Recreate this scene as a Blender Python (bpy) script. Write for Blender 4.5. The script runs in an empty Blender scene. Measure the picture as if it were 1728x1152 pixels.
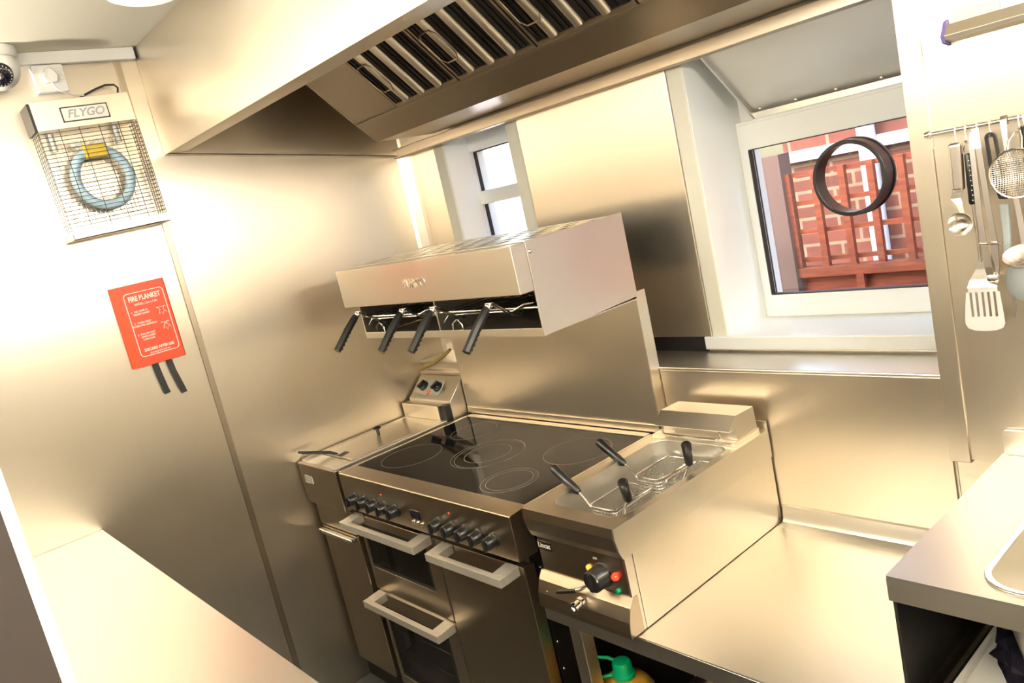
import bpy, bmesh, math, random
from mathutils import Vector, Matrix, Euler
random.seed(7)
PI = math.pi
S = bpy.context.scene
COL = S.collection

# ------------------------------------------------------------------ camera
cam_d = bpy.data.cameras.new('camera'); cam = bpy.data.objects.new('camera', cam_d); COL.objects.link(cam); S.camera = cam
yaw, pitch, roll = 0.892137668, -0.179371615, -0.223221760
cy, sy, cp, sp = math.cos(yaw), math.sin(yaw), math.cos(pitch), math.sin(pitch)
fw = Vector((-sy*cp, cy*cp, sp)); rt = Vector((cy, sy, 0)); up = rt.cross(fw)
c_, s_ = math.cos(roll), math.sin(roll)
X = c_*rt + s_*up; Y = -s_*rt + c_*up; Z = -fw
m = Matrix((X, Y, Z)).transposed().to_4x4(); m.translation = Vector((2.75672118, -1.89686854, 1.68013342))
cam.matrix_world = m
cam_d.sensor_width = 36; cam_d.lens = 1349.14521*36/1728
cam_d.clip_start = 0.02; cam_d.clip_end = 100

# ------------------------------------------------------------------ view, world
S.view_settings.view_transform = 'Standard'; S.view_settings.look = 'None'
S.view_settings.exposure = 1.0; S.view_settings.gamma = 1; S.view_settings.use_curve_mapping = False
S.cycles.use_denoising = True
S.cycles.max_bounces = 10; S.cycles.glossy_bounces = 8; S.cycles.diffuse_bounces = 5
S.cycles.sample_clamp_indirect = 6; S.cycles.blur_glossy = 1.0
S.cycles.caustics_reflective = False; S.cycles.caustics_refractive = False
W = bpy.data.worlds.new('sky'); S.world = W; W.use_nodes = True
nt = W.node_tree; bg = nt.nodes['Background']
sky = nt.nodes.new('ShaderNodeTexSky'); sky.sky_type = 'NISHITA'; sky.sun_disc = False
sky.sun_elevation = math.radians(42); sky.sun_rotation = math.radians(200); sky.air_density = 1.6; sky.dust_density = 3
nt.links.new(sky.outputs[0], bg.inputs[0]); bg.inputs[1].default_value = 0.75

def light(name, kind, loc, power, color=(1, .93, .80), size=.3, rot=(0, 0, 0), size_y=None):
    d = bpy.data.lights.new(name, kind); d.energy = power; d.color = color
    if kind == 'AREA':
        d.size = size
        if size_y: d.shape = 'RECTANGLE'; d.size_y = size_y
        else: d.shape = 'DISK'
    elif kind == 'POINT': d.shadow_soft_size = size
    elif kind == 'SUN': d.angle = size
    o = bpy.data.objects.new(name, d); COL.objects.link(o); o.location = loc; o.rotation_euler = rot
    return o
WARM = (1, .96, .885)
LAMPS = [(.69, -1.105), (1.75, -1.75), (3.0, -.75), (.9, -2.45), (2.6, -2.5)]      # the seen ceiling lamp, then added unseen globes
GLOW = [0, 28, 44, 25, 26]                                                         # watts; the first lamp is off
for (lx, ly), pw in zip(LAMPS, GLOW):
    if pw: light('globe_fill', 'POINT', (lx, ly, 2.392-.27), pw, WARM, .10)
UP = [(.10, -2.15), (1.25, -2.90), (2.75, -2.90)]                                   # unseen lights added to bounce off the ceiling
for (lx, ly), pw in zip(UP, (19, 28, 28)): light('bounce_fill', 'AREA', (lx, ly, 1.985), pw, WARM, .14, (math.radians(180), 0, 0))
light('tube_fill', 'AREA', (3.51, -.70, 2.02), 14, (1, .93, .80), .86, (0, math.radians(90), math.radians(0)), .05)  # unseen tube added at the right wall to brighten the room
bpy.data.objects['tube_fill'].rotation_euler = Matrix(((0, 0, 1), (1, 0, 0), (0, 1, 0))).to_euler()
light('daylight', 'SUN', (0, 4, 5), 2.0, (1, .97, .92), .05, (math.radians(48), 0, math.radians(20)))

# ------------------------------------------------------------------ materials
M = {}
def mat(name, col, rough=.5, metal=0, **k):
    m = bpy.data.materials.new(name); m.use_nodes = True
    b = m.node_tree.nodes['Principled BSDF']
    b.inputs['Base Color'].default_value = (*col, 1); b.inputs['Roughness'].default_value = rough
    b.inputs['Metallic'].default_value = metal
    for a, v in k.items():
        b.inputs[a.replace('_', ' ')].default_value = v
    M[name] = m
    return m
def steel(name, col, rough=.3, grain=(90, 90, 1.5), amp=.10, aniso=0.0, rot=0.0, blotch=.06, bump=.0):
    """brushed stainless steel: fine stretched grain and soft wiping marks, both in the roughness and slightly in the colour"""
    m = mat(name, col, rough, 1.0)
    t = m.node_tree; L = t.links.new; b = t.nodes['Principled BSDF']
    tc = t.nodes.new('ShaderNodeTexCoord')
    mp = t.nodes.new('ShaderNodeMapping'); mp.inputs['Scale'].default_value = grain
    n = t.nodes.new('ShaderNodeTexNoise'); n.inputs['Scale'].default_value = 4; n.inputs['Detail'].default_value = 3
    L(tc.outputs['Object'], mp.inputs[0]); L(mp.outputs[0], n.inputs['Vector'])
    n2 = t.nodes.new('ShaderNodeTexNoise'); n2.inputs['Scale'].default_value = 3.2; n2.inputs['Detail'].default_value = 4
    n2.inputs['Distortion'].default_value = 1.2
    L(tc.outputs['Object'], n2.inputs['Vector'])
    a = t.nodes.new('ShaderNodeMath'); a.operation = 'MULTIPLY_ADD'; a.inputs[1].default_value = amp; a.inputs[2].default_value = rough-amp/2
    L(n.outputs[0], a.inputs[0])
    a2 = t.nodes.new('ShaderNodeMath'); a2.operation = 'MULTIPLY_ADD'; a2.inputs[1].default_value = blotch*2
    L(n2.outputs[0], a2.inputs[0]); L(a.outputs[0], a2.inputs[2])
    a3 = t.nodes.new('ShaderNodeMath'); a3.operation = 'SUBTRACT'; a3.inputs[1].default_value = blotch
    L(a2.outputs[0], a3.inputs[0]); L(a3.outputs[0], b.inputs['Roughness'])
    cr = t.nodes.new('ShaderNodeMapRange'); cr.inputs[3].default_value = .985; cr.inputs[4].default_value = 1.015
    L(n.outputs[0], cr.inputs[0])
    mx = t.nodes.new('ShaderNodeVectorMath'); mx.operation = 'SCALE'; mx.inputs[0].default_value = col
    L(cr.outputs[0], mx.inputs['Scale']); L(mx.outputs[0], b.inputs['Base Color'])
    if aniso:
        b.inputs['Anisotropic'].default_value = aniso; b.inputs['Anisotropic Rotation'].default_value = rot
        tg = t.nodes.new('ShaderNodeTangent'); tg.direction_type = 'RADIAL'; tg.axis = 'Z'; L(tg.outputs[0], b.inputs['Tangent'])
    if bump:
        bp = t.nodes.new('ShaderNodeBump'); bp.inputs['Strength'].default_value = bump; bp.inputs['Distance'].default_value = .02
        n3 = t.nodes.new('ShaderNodeTexNoise'); n3.inputs['Scale'].default_value = 1.3; n3.inputs['Detail'].default_value = 0
        L(tc.outputs['Object'], n3.inputs['Vector']); L(n3.outputs[0], bp.inputs['Height']); L(bp.outputs[0], b.inputs['Normal'])
    return m
STC = (.765, .69, .58)
steel('steel_wall', STC, .335, (30, 30, .6), .03, .6, 0.0, .03, .05)
steel('steel_top', (.70, .67, .61), .35, (1, 20, 20), .02, 0, 0, .04, .01)
steel('steel', STC, .32, (22, 22, 1), .02, .45, 0, .025, .01)
steel('steel_dark', (.45, .385, .30), .32, (1, 22, 22), .02, .4, 0, .025)  # shade on low fronts and inside the hood is put into this colour
steel('steel_hood', (.72, .645, .53), .33, (.5, 25, 25), .02, .5, 0, .03, .04)
steel('steel_gantry', (.76, .70, .605), .33, (1, 22, 22), .02, 0, 0, .03)
mat('chrome', (.82, .80, .77), .10, 1)
mat('satin', (.80, .76, .68), .34, 1)
mat('utensil_steel', (.66, .61, .57), .20, 1)
mat('perforated', (.62, .60, .55), .30, 1)
mat('black_plastic', (.012, .012, .012), .28)
mat('black_rubber', (.02, .02, .02), .6)
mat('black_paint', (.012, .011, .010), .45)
mat('ceramic_glass', (.006, .006, .006), .05, 0, IOR=1.12)
mat('hob_print', (.30, .26, .22), .4)
mat('white_plastic', (.86, .84, .79), .35)
mat('white_upvc', (.95, .95, .92), .30)
mat('cream_trim', (.86, .82, .70), .45)
mat('cream_plate', (.62, .60, .50), .4)
mat('ceiling_cream', (.88, .80, .62), .55)
mat('white_wall', (.90, .86, .78), .6)
mat('floor_vinyl', (.10, .10, .095), .45)
mat('red_card', (.83, .075, .022), .42)
mat('print_white', (.92, .82, .72), .5)
mat('print_grey', (.40, .40, .40), .4)
mat('blue_tube', (.55, .76, .90), .35)
mat('blade_steel', (.93, .91, .88), .38, .45)  # whitish colour stands in for lamplight reflected by the polished blade
mat('handle_satin', (.84, .79, .70), .42, .7)
mat('yellow_plastic', (.85, .62, .06), .4)
mat('yellow_foam', (.62, .47, .14), .8)
mat('grey_rubber', (.33, .36, .36), .5)
mat('purple_plastic', (.16, .12, .34), .4)
mat('beige_paper', (.74, .70, .58), .8)
mat('cardboard', (.42, .31, .19), .85)
mat('green_plastic', (.0, .42, .17), .35)
mat('bag_plastic', (.012, .010, .016), .22)
mat('fridge_side', (.045, .036, .032), .5)
mat('white_seal', (.95, .93, .90), .4)
mat('pipe_white', (.45, .46, .55), .4)
mat('post_brown', (.12, .07, .06), .8)
mat('foil', (.85, .83, .78), .18, 1)
mat('lens_black', (.01, .01, .02), .08)
mat('tarmac', (.25, .25, .25), .9)
mat('leaf_green', (.12, .22, .05), .7)
mat('red_lens', (.8, .05, .02), .15, 0, Emission_Color=(1, .06, .02, 1), Emission_Strength=.5)
mat('orange_lens', (.9, .3, .03), .15, 0, Emission_Color=(1, .35, .05, 1), Emission_Strength=.9)
mat('green_lens', (.0, .25, .10), .12)
mat('lamp_off', (.95, .92, .80), .3, 0, Emission_Color=(*WARM, 1), Emission_Strength=.35)
mat('fill_glow', (.95, .92, .85), .3, 0, Emission_Color=(*WARM, 1), Emission_Strength=12)  # glow of the added unseen globes and bounce bowls
mat('lamp_tube', (.95, .95, .95), .3, 0, Emission_Color=(1, .93, .80, 1), Emission_Strength=6)
mat('oil', (.90, .46, .04), .08, 0, Transmission_Weight=.15, IOR=1.46)
mat('clear_plastic', (.95, .9, .75), .08, 0, Transmission_Weight=.9, IOR=1.3)
def glass(name, tint, alpha):
    m = bpy.data.materials.new(name); m.use_nodes = True; t = m.node_tree; t.nodes.clear()
    o = t.nodes.new('ShaderNodeOutputMaterial'); mx = t.nodes.new('ShaderNodeMixShader')
    tr = t.nodes.new('ShaderNodeBsdfTransparent'); tr.inputs[0].default_value = (*tint, 1)
    g = t.nodes.new('ShaderNodeBsdfGlossy'); g.inputs['Roughness'].default_value = .02
    f = t.nodes.new('ShaderNodeFresnel'); f.inputs[0].default_value = 1.5
    a = t.nodes.new('ShaderNodeMath'); a.operation = 'ADD'; a.inputs[1].default_value = alpha
    ge = t.nodes.new('ShaderNodeNewGeometry'); io = t.nodes.new('ShaderNodeMapRange'); io.inputs[3].default_value = 1.5; io.inputs[4].default_value = 1/1.5
    t.links.new(ge.outputs['Backfacing'], io.inputs[0]); t.links.new(io.outputs[0], f.inputs[0])
    t.links.new(f.outputs[0], a.inputs[0]); t.links.new(a.outputs[0], mx.inputs[0]); t.links.new(tr.outputs[0], mx.inputs[1]); t.links.new(g.outputs[0], mx.inputs[2]); t.links.new(mx.outputs[0], o.inputs[0])
    M[name] = m
glass('window_glass', (.98, .98, .98), 0.0)
glass('oven_glass', (.5, .5, .5), .0)
def brick():
    m = mat('brick', (.3, .1, .06), .85); t = m.node_tree; b = t.nodes['Principled BSDF']
    tc = t.nodes.new('ShaderNodeTexCoord'); sx = t.nodes.new('ShaderNodeSeparateXYZ'); cx = t.nodes.new('ShaderNodeCombineXYZ')
    bt = t.nodes.new('ShaderNodeTexBrick'); bt.inputs['Scale'].default_value = 1
    bt.inputs['Brick Width'].default_value = .225; bt.inputs['Row Height'].default_value = .075; bt.inputs['Mortar Size'].default_value = .009
    bt.inputs['Color1'].default_value = (.125, .034, .023, 1); bt.inputs['Color2'].default_value = (.085, .022, .015, 1); bt.inputs['Mortar'].default_value = (.17, .115, .08, 1)
    bt.inputs['Bias'].default_value = 0
    L = t.links.new
    L(tc.outputs['Object'], sx.inputs[0]); L(sx.outputs[0], cx.inputs[0]); L(sx.outputs[2], cx.inputs[1]); L(cx.outputs[0], bt.inputs['Vector'])
    n = t.nodes.new('ShaderNodeTexNoise'); n.inputs['Scale'].default_value = 9; n.inputs['Detail'].default_value = 5; L(tc.outputs['Object'], n.inputs['Vector'])
    mr = t.nodes.new('ShaderNodeMapRange'); mr.inputs[3].default_value = .6; mr.inputs[4].default_value = 1.5; L(n.outputs[0], mr.inputs[0])
    v = t.nodes.new('ShaderNodeVectorMath'); v.operation = 'SCALE'; L(bt.outputs['Color'], v.inputs[0]); L(mr.outputs[0], v.inputs['Scale']); L(v.outputs[0], b.inputs['Base Color'])
brick()
def wood():
    m = mat('fence_wood', (.4, .09, .03), .75); t = m.node_tree; b = t.nodes['Principled BSDF']
    tc = t.nodes.new('ShaderNodeTexCoord'); mp = t.nodes.new('ShaderNodeMapping'); mp.inputs['Scale'].default_value = (3, 20, 20)
    n = t.nodes.new('ShaderNodeTexNoise'); n.inputs['Scale'].default_value = 3; n.inputs['Detail'].default_value = 4
    cr = t.nodes.new('ShaderNodeValToRGB'); cr.color_ramp.elements[0].color = (.12, .020, .009, 1); cr.color_ramp.elements[1].color = (.26, .055, .018, 1)
    cr.color_ramp.elements[0].position = .3; cr.color_ramp.elements[1].position = .7
    t.links.new(tc.outputs['Object'], mp.inputs[0]); t.links.new(mp.outputs[0], n.inputs['Vector']); t.links.new(n.outputs[0], cr.inputs[0]); t.links.new(cr.outputs[0], b.inputs['Base Color'])
wood()

# ------------------------------------------------------------------ geometry helpers
class G:
    def __init__(s): s.v = []; s.f = []; s.sm = []
    def add(s, v, f, smooth=False):
        o = len(s.v); s.v += [Vector(p) for p in v]; s.f += [tuple(i+o for i in q) for q in f]; s.sm += [smooth]*len(f); return s
    def box(s, x0, x1, y0, y1, z0, z1):
        v = [(x, y, z) for z in (z0, z1) for y in (y0, y1) for x in (x0, x1)]
        return s.add(v, [(0, 1, 3, 2), (4, 6, 7, 5), (0, 4, 5, 1), (2, 3, 7, 6), (0, 2, 6, 4), (1, 5, 7, 3)])
    @staticmethod
    def _p(ax, a, u, v): return (a, u, v) if ax == 'x' else ((u, a, v) if ax == 'y' else (u, v, a))
    def prism(s, ax, poly, a0, a1, smooth=False):
        n = len(poly); v = [G._p(ax, a0, *p) for p in poly]+[G._p(ax, a1, *p) for p in poly]
        s.add(v, [tuple(range(n)), tuple(range(2*n-1, n-1, -1))])
        return s.add(v, [(i, (i+1) % n, (i+1) % n+n, i+n) for i in range(n)], smooth)
    def ring(s, ax, outer, inner, a0, a1, smooth=False):
        n = len(outer); v = []
        for a in (a0, a1):
            for P in (outer, inner): v += [G._p(ax, a, *p) for p in P]
        f = []
        for i in range(n):
            j = (i+1) % n
            f += [(i, j, n+j, n+i), (2*n+i, 3*n+i, 3*n+j, 2*n+j)]
        s.add(v, f)
        f = []
        for i in range(n):
            j = (i+1) % n
            f += [(i, 2*n+i, 2*n+j, j), (n+i, n+j, 3*n+j, 3*n+i)]
        return s.add(v, f, smooth)
    def sheet(s, ax, poly, th, a0, a1, smooth=False):
        """open profile given a thickness, extruded along an axis"""
        n = len(poly); P = [Vector(p) for p in poly]; off = []
        for i in range(n):
            d = (P[min(i+1, n-1)]-P[max(i-1, 0)]).normalized(); off.append(P[i]+Vector((-d.y, d.x))*th)
        return s.prism(ax, [tuple(p) for p in P]+[tuple(p) for p in reversed(off)], a0, a1, smooth)
    def tube(s, pts, r, n=10, closed=False, cap=True, flat=None):
        P = [Vector(p) for p in pts]; m = len(P); R = r if isinstance(r, (list, tuple)) else [r]*m
        T = []
        for i in range(m):
            a = P[(i-1) % m] if (closed or i > 0) else P[i]; b = P[(i+1) % m] if (closed or i < m-1) else P[i]
            T.append((b-a).normalized())
        u = T[0].orthogonal().normalized() if flat is None else (Vector(flat)-Vector(flat).dot(T[0])*T[0]).normalized()
        v = []
        for i in range(m):
            u = (u-u.dot(T[i])*T[i]).normalized(); w = T[i].cross(u)
            for k in range(n):
                a = 2*PI*k/n; v.append(P[i]+R[i]*(math.cos(a)*u+math.sin(a)*w))
        f = []
        for i in range(m if closed else m-1):
            j = (i+1) % m
            f += [(i*n+k, i*n+(k+1) % n, j*n+(k+1) % n, j*n+k) for k in range(n)]
        s.add(v, f, True)
        if cap and not closed: s.add(v[:n], [tuple(range(n))]); s.add(v[-n:], [tuple(range(n))])
        return s
    def strip(s, pts, w, t, side, closed=False):
        """flat bar: pts centre line, w width list along 'side', t thickness"""
        P = [Vector(p) for p in pts]; m = len(P); Wd = w if isinstance(w, (list, tuple)) else [w]*m; v = []
        sd = Vector(side).normalized()
        for i in range(m):
            T = (P[min(i+1, m-1)]-P[max(i-1, 0)]).normalized(); nn = T.cross(sd).normalized()
            for a, b in ((-1, -1), (1, -1), (1, 1), (-1, 1)): v.append(P[i]+sd*a*Wd[i]/2+nn*b*t/2)
        f = [(i*4+k, i*4+(k+1) % 4, i*4+4+(k+1) % 4, i*4+4+k) for i in range(m-1) for k in range(4)]
        s.add(v, f); s.add(v[:4], [(0, 1, 2, 3)]); s.add(v[-4:], [(0, 1, 2, 3)]); return s
    def lathe(s, prof, c, d=(0, 0, 1), n=28, smooth=True, squash=None):
        d = Vector(d).normalized(); u = d.orthogonal().normalized(); w = d.cross(u); c = Vector(c); v = []; m = len(prof)
        if squash: u, w = Vector(squash[0]), Vector(squash[1])
        for r, h in prof:
            for k in range(n):
                a = 2*PI*k/n; v.append(c+d*h+max(r, 1e-5)*(math.cos(a)*u+math.sin(a)*w))
        f = [(i*n+k, i*n+(k+1) % n, (i+1)*n+(k+1) % n, (i+1)*n+k) for i in range(m-1) for k in range(n)]
        s.add(v, f, smooth)
        if prof[0][0] > 1e-4: s.add(v[:n], [tuple(range(n))])
        if prof[-1][0] > 1e-4: s.add(v[-n:], [tuple(range(n))])
        return s
    def cyl(s, a, b, r, n=20):
        a, b = Vector(a), Vector(b); return s.lathe([(r, 0), (r, (b-a).length)], a, b-a, n)
def rrect(u0, u1, v0, v1, r, k=5):
    o = []
    if k == 0: return [(u1, v1), (u0, v1), (u0, v0), (u1, v0)]
    for cx, cz, a0 in ((u1-r, v1-r, 0), (u0+r, v1-r, 90), (u0+r, v0+r, 180), (u1-r, v0+r, 270)):
        for i in range(k+1):
            a = math.radians(a0+90*i/k); o.append((cx+r*math.cos(a), cz+r*math.sin(a)))
    return o
def circ(cx, cy, r, n=32, e=1): return [(cx+r*math.cos(2*PI*i/n), cy+e*r*math.sin(2*PI*i/n)) for i in range(n)]

def obj(name, g, m, parent=None, bevel=0, seg=2, kind=None, label=None, cat=None, group=None, origin=None, weld=True):
    me = bpy.data.meshes.new(name)
    inv = Matrix()
    if parent is not None:
        r = parent
        while r.parent: r = r.parent
        inv = r['_m'] if False else ROOT[r.name].inverted()
    elif origin is not None: inv = Matrix.Translation(-Vector(origin))
    elif kind is None:
        xs = [p.x for p in g.v]; ys = [p.y for p in g.v]; zs = [p.z for p in g.v]
        origin = ((min(xs)+max(xs))/2, (min(ys)+max(ys))/2, min(zs)); inv = Matrix.Translation(-Vector(origin))
    me.from_pydata([inv @ p for p in g.v], [], g.f)
    me.polygons.foreach_set('use_smooth', g.sm)
    bm = bmesh.new(); bm.from_mesh(me)
    if weld: bmesh.ops.remove_doubles(bm, verts=bm.verts, dist=1e-6)
    bmesh.ops.recalc_face_normals(bm, faces=bm.faces)
    for e in bm.edges:
        if len(e.link_faces) == 2 and e.calc_face_angle(0) > .7: e.smooth = False
    bm.to_mesh(me); bm.free()
    me.materials.append(M[m]); o = bpy.data.objects.new(name, me); COL.objects.link(o)
    if parent is not None: o.parent = parent
    elif origin is not None: o.location = origin
    if bevel:
        b = o.modifiers.new('bevel', 'BEVEL'); b.width = bevel; b.segments = seg; b.limit_method = 'ANGLE'; b.angle_limit = math.radians(40)
    tag(o, label, cat, group, kind)
    return o
ROOT = {}
def tag(o, label=None, cat=None, group=None, kind=None):
    for k, v in (('label', label), ('category', cat), ('group', group), ('kind', kind)):
        if v: o[k] = v
def thing(name, label, cat, loc, rot=(0, 0, 0), group=None):
    o = bpy.data.objects.new(name, None); COL.objects.link(o); o.empty_display_size = .05
    o.location = loc; o.rotation_euler = rot; tag(o, label, cat, group)
    ROOT[o.name] = Matrix.LocRotScale(Vector(loc), Euler(rot), None)
    return o
def local(name, label, cat, loc, rot=(0, 0, 0), group=None):
    """a thing whose parts are modelled around the origin"""
    o = thing(name, label, cat, loc, rot, group); ROOT[o.name] = Matrix(); return o
def dup(root, loc, rot=None, label=None):
    r = root.copy(); COL.objects.link(r); r.location = loc
    if rot is not None: r.rotation_euler = rot
    if label: r['label'] = label
    ROOT[r.name] = Matrix()
    for ch in root.children:
        c = ch.copy(); COL.objects.link(c); c.parent = r
        for g in ch.children:
            d = g.copy(); COL.objects.link(d); d.parent = c
    return r
def text(name, s, size, c, r, u, m, parent, ext=.0006, bold=0, shear=0, sx=1):
    cu = bpy.data.curves.new(name, 'FONT'); cu.body = s; cu.size = size; cu.extrude = ext; cu.align_x = 'CENTER'; cu.align_y = 'CENTER'; cu.offset = bold; cu.shear = shear
    t = bpy.data.objects.new(name, cu); me = bpy.data.meshes.new_from_object(t); bpy.data.objects.remove(t)
    me.name = name
    r, u = Vector(r).normalized(), Vector(u).normalized(); n = r.cross(u)
    mm = Matrix((r*sx, u, n)).transposed().to_4x4(); mm.translation = Vector(c)
    q = parent
    while q.parent: q = q.parent
    me.transform(ROOT[q.name].inverted() @ mm)
    me.materials.clear(); me.materials.append(M[m]); me.name = name
    o = bpy.data.objects.new(name, me); COL.objects.link(o); o.parent = parent
    return o

# ================================================================== the room
CZ = 2.392
obj('floor', G().box(-.1, 3.7, -3.1, .16, -.05, 0), 'floor_vinyl', kind='structure')
obj('ceiling', G().box(-.1, 3.7, -3.1, .21, CZ, CZ+.05), 'ceiling_cream', kind='structure')
obj('wall_left', G().box(-.1, 0, -3.1, .11, 0, CZ), 'steel_wall', kind='structure')
obj('wall_right', G().box(3.6, 3.7, -3.1, .2, 0, CZ), 'white_wall', kind='structure')
obj('wall_front', G().box(0, 3.6, -3.1, -3.0, 0, CZ), 'white_wall', kind='structure')
# back wall at y = 0 with two window openings: left x .255-.64, right x 1.38-2.03
g = G()
g.box(0, .255, 0, .116, 1.1, CZ); g.box(.64, 1.0, 0, .16, 1.1, CZ); g.box(1.0, 1.38, 0, .21, 1.1, CZ); g.box(2.03, 3.6, 0, .21, 1.1, CZ)
g.box(.255, .64, 0, .16, 1.1, 1.42); g.box(.255, .64, 0, .16, 1.94, CZ)
g.box(1.38, 2.03, 0, .21, 1.1, 1.115); g.box(1.38, 2.03, 0, .21, 1.93, CZ); g.box(0, 3.6, 0, .16, 0, 1.1)
obj('wall_back', g, 'steel_wall', kind='structure')
obj('wall_bay', G().box(2.035, 3.6, -.158, 0, .0, CZ), 'steel_wall', kind='structure')
obj('trim_1', G().box(0, .006, -1.010, -.990, 0, CZ), 'steel_dark', kind='structure', bevel=.002)
obj('trim_2', G().prism('z', [(0, 0), (.045, 0), (.03, -.006), (.006, -.03), (0, -.045)], 0, CZ), 'steel_wall', kind='structure')
obj('trim_3', G().box(.203, .262, -.008, .0, 1.42, 1.95), 'cream_trim', kind='structure', bevel=.002)
obj('trim_4', G().box(.636, .700, -.008, .0, 1.42, 1.95), 'cream_trim', kind='structure', bevel=.002)
obj('trim_5', G().box(1.335, 1.386, -.006, .0, 1.147, 1.93), 'cream_trim', kind='structure', bevel=.002)
# steel cladding sheet of the wall between the windows, stopping above the ledge
obj('trim_6', G().box(.70, 1.335, -.012, 0, 1.147, 1.95), 'steel_wall', kind='structure', bevel=.0015)
obj('trim_7', G().box(.70, 1.312, -.006, 0, 1.1, 1.147), 'black_paint', kind='structure')  # black strip stands in for the dark gap under the cladding
# boxed-out lower wall and its ledge under the window
obj('wall_back_lower', G().box(0, 2.035, -.160, 0, 0, 1.094), 'steel_wall', kind='structure')
obj('trim_8', G().box(.0, 2.035, -.168, 0, 1.092, 1.101), 'steel_top', kind='structure', bevel=.003)
obj('trim_9', G().box(1.25, 2.030, -.166, -.158, .68, 1.092), 'steel_wall', kind='structure', bevel=.001)
# bay cladding with its corner strip
obj('trim_10', G().box(2.073, 3.6, -.176, -.158, .912, CZ), 'steel_wall', kind='structure', bevel=.001)
obj('trim_11', G().box(2.030, 2.073, -.180, -.156, .905, CZ), 'steel_wall', kind='structure', bevel=.002)
obj('trim_12', G().box(2.071, 2.0745, -.1785, -.176, 1.58, 1.86), 'cream_trim', kind='structure')
# white reveals and sill of the right window
g = G().box(1.38, 1.388, 0, .235, 1.1, 1.93).box(2.022, 2.03, 0, .235, 1.1, 1.93).box(1.38, 2.03, 0.0, .25, 1.922, 1.93).box(1.38, 2.03, .235, .25, 1.722, 1.93)
obj('trim_13', g, 'white_upvc', kind='structure')
obj('trim_14', G().box(1.310, 2.034, -.016, .22, 1.108, 1.147), 'white_upvc', kind='structure', bevel=.003)
g = G().box(.255, .262, 0, .115, 1.42, 1.94).box(.633, .64, 0, .115, 1.42, 1.94).box(.255, .64, 0, .115, 1.42, 1.43).box(.255, .64, 0, .115, 1.93, 1.94)
obj('trim_15', g, 'white_upvc', kind='structure')
# sloping steel lintel sheet with rivets over the right window
g = G(); y0, z0, y1, z1 = .015, 1.925, .222, 1.742
d = Vector((y1-y0, z1-z0)).normalized(); nn = Vector((-d.y, d.x))
g.prism('x', [(y0, z0), (y1, z1), (y1+nn.x*.004, z1+nn.y*.004), (y0+nn.x*.004, z0+nn.y*.004)], 1.45, 2.03)
g.prism('x', [(y0, z0), (y1, z1), (y1-nn.x*.012, z1-nn.y*.012), (y0-nn.x*.012, z0-nn.y*.012)], 1.443, 1.450)
for x in (1.475, 1.585, 1.70, 1.82, 1.94):
    g.lathe([(.0001, .003), (.004, .0025), (.006, 0)], (x, y1-d.x*.02-nn.x*.001, z1-d.y*.02-nn.y*.001), (0, -nn.x, -nn.y), 12)
g.box(1.45, 2.022, .214, .220, 1.722, 1.755)
obj('trim_16', g, 'steel_top', kind='structure')

# windows
def window(n, x0, x1, z0, z1, y, bars, fr=.05, ztop=None):
    f = G().ring('y', [(x0, z0), (x1, z0), (x1, z1), (x0, z1)], [(x0+fr, z0+fr), (x1-fr, z0+fr), (x1-fr, z1-fr), (x0+fr, z1-fr)], y-.02, y+.05)
    for b in bars: f.add(*b) if False else f.box(*b)
    o = obj('window_%d' % n, f, 'white_upvc', kind='structure', bevel=.004)
    ROOT[o.name] = Matrix()
    gk = G().ring('y', [(x0+fr, z0+fr), (x1-fr, z0+fr), (x1-fr, z1-fr), (x0+fr, z1-fr)], [(x0+fr+.004, z0+fr+.004), (x1-fr-.004, z0+fr+.004), (x1-fr-.004, z1-fr-.004), (x0+fr+.004, z1-fr-.004)], y-.003, y+.012)
    obj('gasket', gk, 'black_rubber', o)
    obj('pane', G().box(x0+fr, x1-fr, y+.004, y+.008, z0+fr, z1-fr), 'window_glass', o)
    return o
w2 = window(1, 1.388, 2.07, 1.140, 1.732, .222, [], .026)
# inner sash of the opening light
obj('sash', G().ring('y', rrect(1.40, 2.06, 1.150, 1.722, .004, 1), rrect(1.4205, 2.045, 1.216, 1.650, .002, 1), .195, .222), 'white_upvc', w2, bevel=.003)
obj('pane_seal', G().ring('y', rrect(1.4205, 2.045, 1.216, 1.650, .002, 1), rrect(1.4235, 2.042, 1.219, 1.647, .002, 1), .197, .215), 'black_rubber', w2)
w1 = window(2, .170, .66, 1.40, 1.96, .135, [(.20, .66, .117, .16, 1.660, 1.712)], .094)
# round vent ring in the pane
o = thing('vent_ring', 'round black plastic vent ring fitted in the kitchen window pane', 'vent', (1.7, .20, 1.42))
obj('outer_ring', G().ring('y', circ(1.706, 1.522, .101, 48), circ(1.706, 1.522, .090, 48), .192, .236, True), 'black_plastic', o, bevel=.002)
obj('flange', G().ring('y', circ(1.706, 1.522, .104, 48), circ(1.706, 1.522, .0915, 48), .236, .244, True), 'black_plastic', o)

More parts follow.
